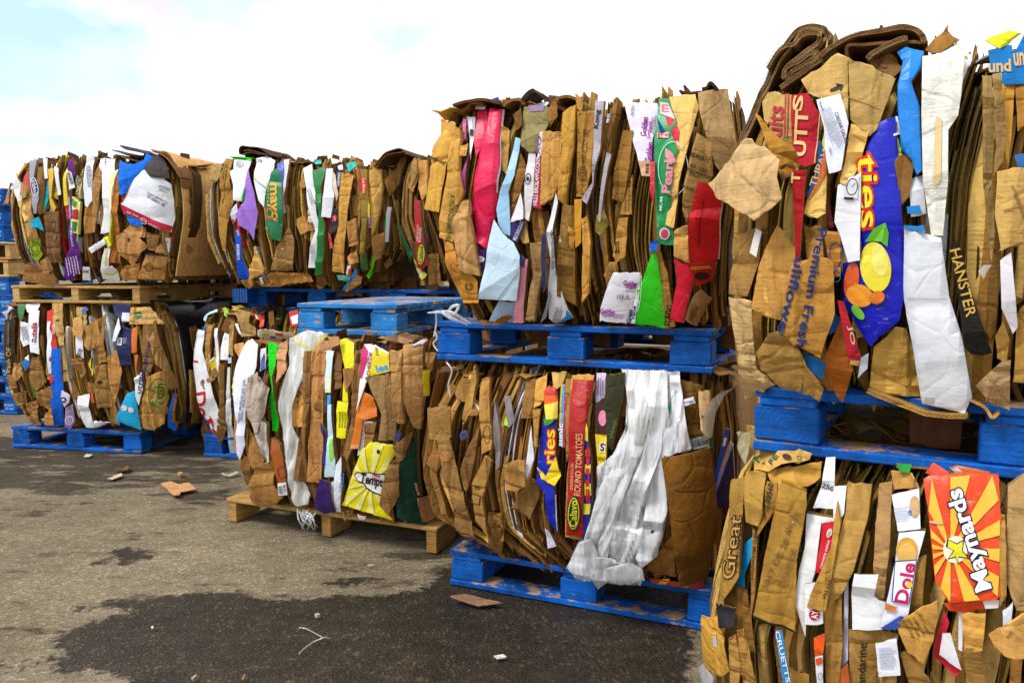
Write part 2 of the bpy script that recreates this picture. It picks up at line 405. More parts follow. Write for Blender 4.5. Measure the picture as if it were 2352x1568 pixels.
    # -- hand placed sheets
    def sheet_geo(s, pts, color, off, cr, bow, lean, thick, rag, sd, g=None, pleat=0.0, gsz=.022, fringe=0.0):
        pts = [tuple(p) for p in pts]
        dense = []; rr = random.Random(int(sd*977)+5)
        for i in range(len(pts)):
            a, b = np.array(pts[i]), np.array(pts[(i+1) % len(pts)]); d = b-a; ln = np.linalg.norm(d)
            k = max(1, int(ln/.011)) if rag > 0 else 1
            nrm = np.array([-d[1], d[0]])/(ln+1e-9); hz = abs(d[0])/(ln+1e-9); rg = rag*((rr.choice((.5, 1.2, 1.7)) if hz > .6 else rr.choice((.06, .1, .3))))
            for j in range(k):
                t = j/k; p = a+d*t
                if j: p = p+nrm*(rg*(nz(i*7.3+t*ln*55, sd)*1.2+rr.uniform(-.45, .45)))
                dense.append(p)
        P2 = np.array(dense)
        h_, w_ = np.ptp(P2[:, 1]), np.ptp(P2[:, 0]); cz_, cu_ = P2[:, 1].mean(), P2[:, 0].mean(); K_ = []
        fac_ = kraft(color)
        for q_ in range((2 if not fac_ else 3)+int(h_/(.10 if not fac_ else .07))+int(w_/(.10 if not fac_ else .05))):
            th = math.pi/2+rr.gauss(0, .22) if rr.random() < (.62 if not fac_ else .5) else rr.gauss(0, .12 if fac_ else .3)
            if fac_ and abs(math.cos(th)) > .7:                # folds running along the sheet
                K_.append((rr.uniform(P2[:, 0].min(), P2[:, 0].max()), cz_, math.cos(th), math.sin(th), rr.choice((-1, 1))*rr.uniform(.5, 1.5)*cr, rr.uniform(.006, .05), rr.uniform(.006, .05))); continue
            if fac_ and rr.random() < .5:                      # short sharp crush lines
                K_.append((rr.uniform(P2[:, 0].min(), P2[:, 0].max()), rr.uniform(P2[:, 1].min(), P2[:, 1].max()), math.cos(th), math.sin(th), -rr.uniform(.4, 1.1)*cr, rr.uniform(.006, .02), rr.uniform(.006, .03))); continue
            K_.append((rr.uniform(P2[:, 0].min(), P2[:, 0].max()), rr.uniform(P2[:, 1].min(), P2[:, 1].max()), math.cos(th), math.sin(th), rr.uniform(-1, 1)*cr*1.9, rr.uniform(.02, .12), rr.uniform(.02, .12)))
        lines = [k[:4] for k in K_] if not pleat else []
        v, f = cut_grid([dense], gsz, gsz, lines)
        zc = P2[:, 1].mean()
        um = P2[:, 0].mean()
        ex, ey = np.array(dense), np.roll(np.array(dense), -1, axis=0)
        def ext(z):
            m = ((ex[:, 1] <= z) & (ey[:, 1] > z)) | ((ey[:, 1] <= z) & (ex[:, 1] > z))
            if not m.any(): return um-.01, um+.01
            x = ex[m, 0]+(z-ex[m, 1])/(ey[m, 1]-ex[m, 1])*(ey[m, 0]-ex[m, 0]); return x.min(), x.max()
        def nf(u, z):
            lo, hi = ext(z); t = np.clip((u-(lo+hi)/2)/((hi-lo)/2+.004), -1, 1)
            n = float(s.bulge(u, z))+off-lean*(z-zc)-bow*(.25*t*t+.75*t**6)
            n += cr*((.25 if fac_ else .6)*nz(u*11, z*11, sd)+.16*nz(u*40, z*40, sd+7))
            for ku, kz, cx, cy, am, w1, w2 in K_:
                dd = (u-ku)*cx+(z-kz)*cy; n += am*max(0.0, 1-(dd/w1 if dd > 0 else -dd/w2))
            if pleat:
                uu = u+.36*max(0.0, P2[:, 1].max()-z)**2+.012*nz(z*9, sd)
                n += pleat*(1-2*abs(nz(uu*19, z*1.3, sd))**.8)*.7+pleat*.45*(1-2*abs(nz(uu*48, z*2.5, sd+5)))+pleat*.10*nz(uu*40, z*22, sd)
            return n
        n = np.array([nf(x, y) for x, y in v]) if len(v) else np.zeros(0)
        m = len(v)
        front = s.pt(v[:, 0], v[:, 1], n); back = s.pt(v[:, 0], v[:, 1], n-thick)
        ed = {}
        for q in f:
            for a, b in zip(q, q[1:]+q[:1]): ed[(a, b)] = 1
        F = [q for q in f]+[[x+m for x in q[::-1]] for q in f]
        side = [(a, b) for (a, b) in ed if (b, a) not in ed]
        P = np.vstack([front, back]) if m else front
        base = np.array(lin(color)); C = np.tile(base, (len(P), 1))
        # torn inner ply, a paler fringe
        if fringe and m:
            d2 = []
            cen = P2.mean(0); nb = len(P2)
            tang = np.roll(P2, -1, axis=0)-np.roll(P2, 1, axis=0); ar = np.sum(P2[:, 0]*np.roll(P2[:, 1], -1)-np.roll(P2[:, 0], -1)*P2[:, 1])
            no_ = np.stack([tang[:, 1], -tang[:, 0]], 1)*(1 if ar > 0 else -1); no_ /= np.linalg.norm(no_, axis=1)[:, None]+1e-9
            for i in range(nb): d2.append(tuple(P2[i]+no_[i]*max(-.001, (.15+.85*abs(no_[i][1])**2)*fringe*(nz(i*.33, sd+2)*1.6+rr.uniform(-.1, .45)))))
            v2, f2 = cut_grid([d2], gsz*1.5, gsz*1.5, lines); n2_ = np.array([nf(x, y) for x, y in v2])-.0022; k1 = len(P)
            P = np.vstack([P, s.pt(v2[:, 0], v2[:, 1], n2_)]); C = np.vstack([C, np.tile(np.array(lin([min(235, x*1.13+8) for x in color])), (len(v2), 1))]); F += [[i+k1 for i in q] for q in f2]
        # raw edge: own vertices so that it can show the kraft core of the board
        if side and thick > 0:
            idx = sorted({a for e in side for a in e}); mp = {a: i for i, a in enumerate(idx)}; k0 = len(P); kk = len(idx)
            P = np.vstack([P, front[idx], back[idx]]); C = np.vstack([C, np.tile(np.array(lin([150, 112, 66]) if cr_edge(color) else base), (2*kk, 1))])
            F += [[k0+mp[b], k0+mp[a], k0+kk+mp[a], k0+kk+mp[b]] for a, b in side]
        return P, F, C, nf, lines
    def feature(s, name, color, pts, zk, o=None, c=.005, b=None, l=0.0, t=None, m='card', r=.0025, p=0.0, label=None, decals=(), e=0):
        s.layer += 1
        off = (.014+.0011*s.layer if o is None else o)
        q = [s.uz(*zp(zk, x, y), off) for x, y in pts]
        q2 = np.array(q); w = np.median([abs(q2[:, 0]-q2[:, 0].mean()).mean()*2])
        if t is None: t = .022 if (w < .06 and np.ptp(q2[:, 1]) > .2) else .005
        if b is None: b = 0.002 if kraft(color) else min(.008, w*.06)
        sd = s.seed*3.7+s.layer*1.31
        g = .022 if s.key[0] in 'AB' else .018
        if kraft(color) and m == 'card': c *= 1.4; r = max(r, .0034)
        if kraft(color): jf = s.rng.uniform(.8, 1.2); color = [v*jf*f for v, f in zip(color, (1.0, 1.005, .94))]
        P, F, C, nf, lines = s.sheet_geo(q, color, off, c, b, l, t, r, sd, pleat=p, gsz=g if not p else .009, fringe=(.005 if s.key[0] in 'DE' else .004) if (kraft(color) and m == 'card' and s.key[0] in 'CDE') else 0)
        if not F: print('EMPTY SHEET', s.key, name, pts[:2]); return
        mat = {'card': M_CARD, 'print': M_PRINT, 'film': M_FILM, 'shiny': M_SHINY}[m]
        ob = add_mesh(name, P, F, C, mat, s.root)
        if label: ob['label'] = label
        # printing on the sheet
        if decals:
            lift = .0020
            for d in decals:
                polys, col, is_text = decal(d, pts)
                lift += .0005
                uvp = []
                for vv, ff in polys:
                    uvp.append(([s.uz(*zp(zk, x, y), off) for x, y in vv], ff))
                v, f = cut_grid(uvp, g, g, lines)
                if not len(v): continue
                n = np.array([nf(x, y)+lift for x, y in v])
                add_mesh('lettering' if is_text else 'printed_graphic', s.pt(v[:, 0], v[:, 1], n), f, np.tile(lin(col), (len(v), 1)), M_INK if m == 'card' or is_text else M_PRINT, ob)
        return ob
    def ribbon(s, name, color, pts, zk, th=.008, d=.5, n=.0, m='card', label=None, edge=None, wob=.004, droop=0.0):
        q = np.array([s.uz0(*zp(zk, x, y), n) for x, y in pts])
        # Catmull-Rom
        pp = np.vstack([2*q[0]-q[1], q, 2*q[-1]-q[-2]]); path = []
        for i in range(1, len(pp)-2):
            for t in np.linspace(0, 1, 7, endpoint=False):
                a0, a1, a2, a3 = pp[i-1], pp[i], pp[i+1], pp[i+2]
                path.append(.5*((2*a1)+(-a0+a2)*t+(2*a0-5*a1+4*a2-a3)*t*t+(-a0+3*a1-3*a2+a3)*t**3))
        path.append(q[-1]); path = np.array(path)
        tg = np.gradient(path, axis=0); tg /= np.linalg.norm(tg, axis=1)[:, None]+1e-9; nr = np.stack([-tg[:, 1], tg[:, 0]], 1)
        sd = s.seed+len(pts)*3.1+q[0, 0]*7; k = 8; V = []; m_ = len(path)
        for j in range(k+1):
            nn = n-d*j/k
            for sg in (1, -1):
                for i in range(m_):
                    w = wob*nz(i*.09, j*.6, sd)
                    x, z = path[i]+nr[i]*(sg*th/2+w); V.append((x, z-droop*(j/k)**1.5, nn+(.010*nz(i*.15, sd+3) if j == 0 else 0)))
        V = np.array(V); P = s.pt(V[:, 0], V[:, 1], V[:, 2]); rw = 2*m_
        F = []
        for j in range(k):
            for i in range(m_-1):
                F.append([j*rw+i, j*rw+i+1, (j+1)*rw+i+1, (j+1)*rw+i][::-1]); F.append([j*rw+m_+i, j*rw+m_+i+1, (j+1)*rw+m_+i+1, (j+1)*rw+m_+i])
            for i in (0, m_-1): F.append([j*rw+i, j*rw+m_+i, (j+1)*rw+m_+i, (j+1)*rw+i])
        for i in range(m_-1): F.append([k*rw+i, k*rw+i+1, k*rw+m_+i+1, k*rw+m_+i])
        C = np.tile(lin(color), (len(P), 1)); k0 = len(P)
        # front edge with its own lighter corrugated strip
        fr = P[:rw].copy(); P = np.vstack([P, fr]); C = np.vstack([C, np.tile(lin([v*.82 for v in color]) if th > .0075 else lin(edge or color), (rw, 1))])
        for i in range(m_-1): F.append([k0+i, k0+i+1, k0+m_+i+1, k0+m_+i][::-1])
        if th > .0075:                                      # liners and flutes of the double-wall board
            ec = lin([min(255, v*1.2) for v in color]); ln = np.concatenate([[0], np.cumsum(np.linalg.norm(np.diff(path, axis=0), axis=1))])
            ss = np.arange(0, ln[-1], .0042); px_ = np.interp(ss, ln, path[:, 0]); pz_ = np.interp(ss, ln, path[:, 1]); nx_ = np.interp(ss, ln, nr[:, 0]); nz_ = np.interp(ss, ln, nr[:, 1])
            nf_ = np.interp(ss, ln, [.010*nz(i*.15, sd+3) for i in range(m_)])+n+.0012
            rows = 2 if th > .014 else 1
            def stripe(o1, o2, w):
                q = []
                for o in (o1-w, o1+w): q.append((o,))
                a = np.array(o1) if hasattr(o1, '__len__') else np.full(len(ss), o1)
                v = []
                for e_ in (-w, w): v.append(s.pt(px_+nx_*(a+e_), pz_+nz_*(a+e_), nf_))
                return np.vstack(v), [[i, i+1, len(ss)+i+1, len(ss)+i][::-1] for i in range(len(ss)-1)]
            for r_ in range(rows+1):
                v, f = stripe(-th/2+th*r_/rows, 0, .0006); F += [[i+len(P) for i in q] for q in f]; P = np.vstack([P, v]); C = np.vstack([C, np.tile(ec, (len(v), 1))])
            for r_ in range(rows):
                mid = -th/2+th*(r_+.5)/rows; a = mid+th/rows*.46*np.where(np.arange(len(ss)) % 2 == 0, 1, -1)
                v, f = stripe(a, 0, .0005); F += [[i+len(P) for i in q] for q in f]; P = np.vstack([P, v]); C = np.vstack([C, np.tile(ec, (len(v), 1))])
        ob = add_mesh(name, P, F, C, {'card': M_CARD, 'print': M_PRINT, 'film': M_FILM, 'shiny': M_SHINY}[m], s.root)
        if label: ob['label'] = label
        return ob

def kraft(c): return not cr_edge(c)
def cr_edge(c):
    return not (c[0] > c[2]*1.25 and c[0] > 90 and c[1] > c[2] and abs(c[0]-c[1]) < 75 and c[2] > 20)

# ---------------------------------------------------------------- printing: text and simple shapes in photo coordinates
_glyph = {}
def glyphs(txt, bold):
    key = (txt, bold)
    if key not in _glyph:
        cu = bpy.data.curves.new('txt', 'FONT'); cu.body = txt; cu.size = 1; cu.offset = bold; cu.resolution_u = 3; cu.fill_mode = 'FRONT'
        ob = bpy.data.objects.new('txt', cu); COL.objects.link(ob)
        me = ob.to_mesh()
        v = np.array([x.co[:2] for x in me.vertices]).reshape(-1, 2); f = [list(p.vertices) for p in me.polygons]
        ob.to_mesh_clear(); bpy.data.objects.remove(ob); bpy.data.curves.remove(cu)
        lo, hi = v.min(0), v.max(0); _glyph[key] = (v, f, lo, hi)
    return _glyph[key]
def rot(x, y, cx, cy, ang):
    a = R(ang); return cx+x*math.cos(a)-y*math.sin(a), cy+x*math.sin(a)+y*math.cos(a)
def decal(d, outline):
    k = d[0]
    fl = lambda s: [float(x) for x in s.split(',')]
    if k == 'T':                                        # T;text;cx,cy;ang;len;height;col[;bold]
        cx, cy = fl(d[2]); ang, ln, h = float(d[3]), float(d[4]), float(d[5]); bold = float(d[7]) if len(d) > 7 else .012
        v, f, lo, hi = glyphs(d[1], bold); lo2, hi2 = glyphs(d[1], 0.0)[2:]
        q = (v-(lo2+hi2)/2)/(hi2-lo2)*np.array([ln, h])
        return [([rot(x, -y, cx, cy, ang) for x, y in q], f)], fl(d[6]), True
    if k == 'E' or k == 'O':                            # E;cx,cy;rx,ry;ang;col   O: ring with width
        cx, cy = fl(d[1]); rx, ry = fl(d[2]); ang = float(d[3]); n = 26
        o = [rot(rx*math.cos(i*2*math.pi/n), ry*math.sin(i*2*math.pi/n), cx, cy, ang) for i in range(n)]
        if k == 'E': return [(o, [list(range(n))[::-1]])], fl(d[4]), False
        w = float(d[5]); i_ = [rot((rx-w)*math.cos(i*2*math.pi/n), (ry-w)*math.sin(i*2*math.pi/n), cx, cy, ang) for i in range(n)]
        return [(o+i_, [[i, (i+1) % n, n+(i+1) % n, n+i] for i in range(n)])], fl(d[4]), False
    if k == 'R':                                        # R;cx,cy;len;h;ang;col
        cx, cy = fl(d[1]); L, h, ang = float(d[2])/2, float(d[3])/2, float(d[4])
        return [([rot(x, y, cx, cy, ang) for x, y in ((-L, -h), (L, -h), (L, h), (-L, h))], [[0, 1, 2, 3]])], fl(d[5]), False
    if k == 'P':                                        # P;points;col
        p = [tuple(fl(x)) for x in d[1].split()]
        return [(p, [list(range(len(p)))])], fl(d[2]), False
    if k in 'BL':                                       # B;cx,cy;ang;len;h;col barcode   L;cx,cy;ang;len;h;n;col small print
        cx, cy = fl(d[1]); ang, L, h = float(d[2]), float(d[3]), float(d[4]); V, F = [], []
        rr = random.Random(int(cx*13+cy))
        def box(x0, x1, y0, y1):
            b = len(V); V.extend(rot(x, y, cx, cy, ang) for x, y in ((x0, y0), (x1, y0), (x1, y1), (x0, y1))); F.append([b, b+1, b+2, b+3])
        if k == 'B':
            x = -L/2
            while x < L/2: w = L*rr.choice((.018, .018, .035, .05)); box(x, min(x+w, L/2), -h/2, h/2); x += w+L*rr.choice((.02, .03, .045))
            return [(V, F)], fl(d[5]), False
        n = int(d[5])
        for i in range(n):
            y = -h/2+h*(i+.5)/n; th = h/n*.42; x = -L/2
            end = L/2*rr.uniform(.5, 1)
            while x < end: w = L*rr.uniform(.05, .17); box(x, min(x+w, end), y-th/2, y+th/2); x += w+L*.025
        return [(V, F)], fl(d[6]), False
    if k == 'Y':                                        # Y;cx,cy;n;col  rays out to the outline
        cx, cy = fl(d[1]); n = int(d[2]); o = np.array(outline, float); V, F = [], []
        def hit(a):
            best = 1e9; dx, dy = math.cos(a), math.sin(a)
            for p, q in zip(o, np.roll(o, -1, axis=0)):
                ex, ey = q-p; den = dx*ey-dy*ex
                if abs(den) < 1e-9: continue
                t = ((p[0]-cx)*ey-(p[1]-cy)*ex)/den; w = ((p[0]-cx)*dy-(p[1]-cy)*dx)/den
                if t > 0 and 0 <= w <= 1: best = min(best, t)
            return (cx+dx*best*.97, cy+dy*best*.97) if best < 1e8 else (cx, cy)
        for i in range(n):
            a = 2*math.pi*i/n; b = len(V); V += [(cx, cy), hit(a), hit(a+math.pi/n)]; F.append([b, b+1, b+2])
        return [(V, F)], fl(d[3]), False
    raise ValueError(k)

COLNAMES = [('white', (225, 225, 228)), ('black', (30, 28, 28)), ('grey', (140, 140, 145)), ('red', (200, 25, 40)), ('crimson', (225, 25, 75)), ('blue', (20, 100, 215)),
            ('navy', (20, 25, 90)), ('pale blue', (180, 215, 235)), ('green', (30, 130, 60)), ('bright green', (50, 200, 25)), ('yellow', (225, 205, 20)), ('orange', (215, 95, 20)),
            ('purple', (100, 30, 130)), ('lilac', (155, 110, 205)), ('pink', (235, 150, 165)), ('cream', (230, 210, 170)), ('dark green', (25, 60, 40)), ('cyan', (30, 185, 220))]
def colname(c):
    return min(COLNAMES, key=lambda k: sum((a-b)**2 for a, b in zip(k[1], c)))[0]
FULL = {'pc': 'printed_carton', 'cf': 'cardboard_flap', 'ct': 'flattened_carton', 'pw': 'plastic_wrap', 'lb': 'paper_sheet', 'pl': 'plastic_scrap', 'np': 'newspaper', 'fs': 'folded_sheet'}
def spec(bale, text):
    zk = '0'; cur = None
    def run(cur):
        if not cur: return
        code, col, opts, pts, z, dec = cur
        kw = {}
        for kv in opts.split(','):
            if '=' in kv:
                k, v = kv.split('='); k = k.strip(); kw[k] = v if k in ('m',) else float(v)
        if code == 'rb':
            ed = [min(255, v*1.25) for v in col]
            bale.ribbon('folded_sheet', col, pts, z, th=kw.get('th', .008), d=kw.get('d', .5), n=kw.get('n', 0), m=kw.get('m', 'card'), edge=ed, droop=kw.get('dr', 0), wob=kw.get('w', .004)); return
        if code in ('pc', 'lb') and 'm' not in kw: kw['m'] = 'print'
        if code == 'pw' and 'm' not in kw: kw['m'] = 'film'
        lab = None
        if code in ('pc', 'lb', 'pl'): lab = {'pc': '%s printed carton', 'lb': '%s paper sheet or label', 'pl': '%s plastic scrap'}[code] % colname(col)
        bale.feature(FULL[code], col, pts, z, label=lab, decals=dec, **kw)
    for ln in text.strip().splitlines():
        ln = ln.strip()
        if not ln or ln.startswith('#'): continue
        if ln[0] == 'Z' and ln[1:].isdigit(): run(cur); cur = None; zk = ln[1:]; continue
        if ln[0] == '>': cur[5].append(ln[1:].split(';')); continue
        run(cur)
        code, col, opts, pts = ln.split(';')
        cur = [code, [float(x) for x in col.split(',')], opts, [tuple(float(v) for v in p.split(',')) for p in pts.split()], zk, []]
    run(cur)
# ---------------------------------------------------------------- what the photo shows on each bale face
D_A_UP = '''
Z1
ct;186,140,88;;205,600 262,560 300,800 335,1020 225,1030
cf;150,165,30;;222,1025 342,1010 352,1090 240,1075
cf;138,158,22;;240,1075 350,1085 385,1160 345,1212 300,1205 255,1110
>O;315,1110;55,60;0;60,75,10;6
>O;315,1110;30,34;0;60,75,10;5
pl;205,78,40;m=shiny;208,470 245,400 262,560 238,625 200,620
lb;150,156,166;o=.03;262,315 332,318 302,470 342,650 322,790 295,790 270,560
>E;308,558;88,34;82;235,235,240
>E;308,558;80,28;82;18,22,84
>T;drScholls;312,560;80;140;34;240,240,245
cf;170,122,72;;342,380 402,375 406,760 342,806
lb;226,226,230;;386,300 425,295 432,480 404,482
pl;20,165,190;;410,490 442,478 428,640 398,762
lb;232,176,14;;430,398 482,388 482,480 462,650 502,740 480,782 455,720 440,482
lb;222,222,228;;485,370 526,388 542,620 514,630
pl;20,170,200;;270,860 340,820 392,950 330,915 285,925
cf;150,104,62;;392,780 532,768 562,1230 452,1240 420,1100
>T;OO;480,950;84;200;60;95,62,36
pc;232,202,14;;580,440 612,376 616,722 580,724
pc;205,42,52;;580,726 616,724 622,842 590,842
pl;100,22,132;;606,330 652,290 674,440 640,472
pc;215,205,125;;640,640 712,690 702,980 640,952
>P;655,760 700,755 705,850 650,840;180,26,30
>P;650,860 700,870 690,960 650,950;40,120,50
>P;650,660 690,690 680,740 650,720;70,140,60
pc;92,18,128;o=.034;612,620 640,640 652,900 702,1130 722,1290 640,1402 575,1370 582,1200 622,1110
>T;PREPARATION AU MELANGE;634,870;86;440;16;225,215,235
>L;650,1270;78;180;110;5;225,205,235
lb;226,226,232;;600,392 640,428 662,560 614,580
>B;630,480;75;110;26;40,40,50
cf;206,190,130;;690,560 742,380 736,660 680,662
>T;AUTHORI;708,540;-80;220;34;45,35,30
lb;230,230,238;;778,280 846,290 832,680 792,740 764,720
>L;806,480;84;240;44;5;110,120,140
cf;164,116,64;;836,450 888,370 920,440 880,760 850,960 760,975 750,820
lb;236,236,240;;892,300 1020,300 1022,420 990,482 986,962 898,972 925,800 918,430 880,370
>R;950,330;4;70;0;60,60,80
>R;960,330;50;3;0;90,90,100
pc;230,215,176;;990,440 1062,398 1012,560 1002,830 986,802
ct;160,96,38;;1010,480 1066,450 1060,800 1092,1240 978,1230 1000,900
>T;MINI;1056,1180;-88;100;22;60,34,20
>L;1020,1090;-88;260;50;4;200,110,40
pc;14,112,226;m=card,c=.004;1060,310 1120,346 1210,350 1290,312 1302,250 1372,290 1332,380 1282,420 1210,500 1100,630 1065,622
pc;14,112,226;m=card;1128,808 1282,850 1276,908 1160,890
cf;74,66,64;o=.07;1330,330 1440,272 1502,300 1522,400 1532,482 1440,472 1340,462 1290,390
pc;232,234,240;o=.06,c=.004,b=.012;1296,400 1340,455 1450,476 1530,530 1592,700 1570,850 1530,962 1090,790 1072,700 1200,472
>P;1072,706 1545,908 1522,958 1090,786;196,14,54
>P;1072,706 1092,668 1205,470 1192,490 1094,690;205,30,110
>T;PREMIUM;1375,908;204;110;20;245,225,230
>T;SINCE 1890;1185,800;204;110;18;245,225,230
>O;1278,860;36,26;24;245,225,230;4
>T;Hunts;1278,860;204;54;26;245,225,230
>T;DR-14-00081-H0;1398,680;209;172;24;70,60,80
>T;(12/540-680 (307));1412,652;209;192;24;70,60,80
>T;ConAgra;1455,590;200;70;20;90,80,95
>L;1460,560;198;130;30;2;90,80,95
lb;240,232,60;o=.075;1528,578 1600,588 1596,665 1514,640
>P;1518,610 1598,600 1594,662 1514,638;235,235,238
cf;186,134,80;;1090,950 1180,880 1290,920 1300,1010 1200,1000
cf;178,126,76;o=.05;1030,1000 1090,960 1250,1000 1322,1090 1190,1262 1110,1192 1060,1142
>E;1155,1028;16,20;0;60,36,18
cf;172,122,70;;1300,960 1420,980 1400,1130 1330,1120
lb;228,228,230;;1470,1010 1520,1010 1552,1150 1500,1122
>T;3;1490,1048;170;12;20;40,40,40
pl;225,60,28;;1520,1004 1580,990 1560,1132 1535,1110
cf;196,150,96;;1380,1140 1430,1060 1470,1150
ct;172,124,70;o=.06,c=.003;1312,1150 1556,1168 1546,1396 1240,1386
>P;1312,1150 1556,1168 1555,1180 1310,1162;52,36,26
>P;1242,1376 1546,1386 1546,1396 1240,1386;52,36,26
>O;1338,1275;38,42;0;96,64,34;5
>O;1338,1275;26,30;0;96,64,34;4
>R;1380,1275;3;220;0;110,76,40
>R;1418,1286;70;8;4;90,60,34
>O;1490,1288;26,28;0;90,60,34;6
>T;RESY;1494,1326;4;36;10;90,60,34
lb;234,234,238;o=.06;790,1110 930,1020 960,1060 824,1152
lb;226,224,40;;920,1010 962,996 992,1080 970,1104
pl;222,220,40;;972,822 1002,800 1002,1060 978,1100
lb;234,234,228;;930,1100 984,1108 970,1270 1062,1300 1072,1392 918,1382 904,1310
>P;946,1130 958,1130 954,1270 942,1270;226,220,50
lb;232,230,225;o=.06;930,1285 1020,1262 1064,1302 1030,1340 935,1335
>P;935,1325 1030,1330 1060,1304 1064,1312 1032,1344 935,1340;226,220,50
lb;224,222,220;;732,1270 798,1272 802,1392 740,1390
>T;HAR;765,1312;4;52;28;40,40,45
pl;30,80,170;;835,1375 885,1372 880,1402 845,1410
>R;855,1392;26;14;30;230,230,235
cf;176,126,72;o=.07;262,1226 440,1300 500,1382 462,1450 330,1420 198,1402
cf;184,134,84;o=.075;360,1220 430,1180 472,1290 440,1340 380,1330
cf;168,118,66;;1120,1262 1240,1240 1250,1390 1090,1390 1060,1330
rb;64,60,62;th=.006,d=.3,n=.0;1002,222 1060,240 1140,268
rb;58,56,60;th=.006,d=.3,n=.05;1072,184 1130,220 1210,232 1282,250
rb;96,64,36;th=.006,d=.4,n=.06;1062,268 1130,300 1250,330
rb;110,74,40;th=.006,d=.12,n=.02;1352,222 1450,258 1540,360 1600,450
rb;120,82,46;th=.006,d=.12,n=.03;1362,238 1470,280 1555,380 1612,470
rb;130,88,50;th=.006,d=.12,n=.01;1380,232 1490,262 1570,370 1618,470 1622,560
rb;232,176,104;th=.007,d=.9,n=-.01,w=.014;1400,240 1496,256 1580,350 1622,470 1640,640 1640,900 1610,1150 1570,1350
'''
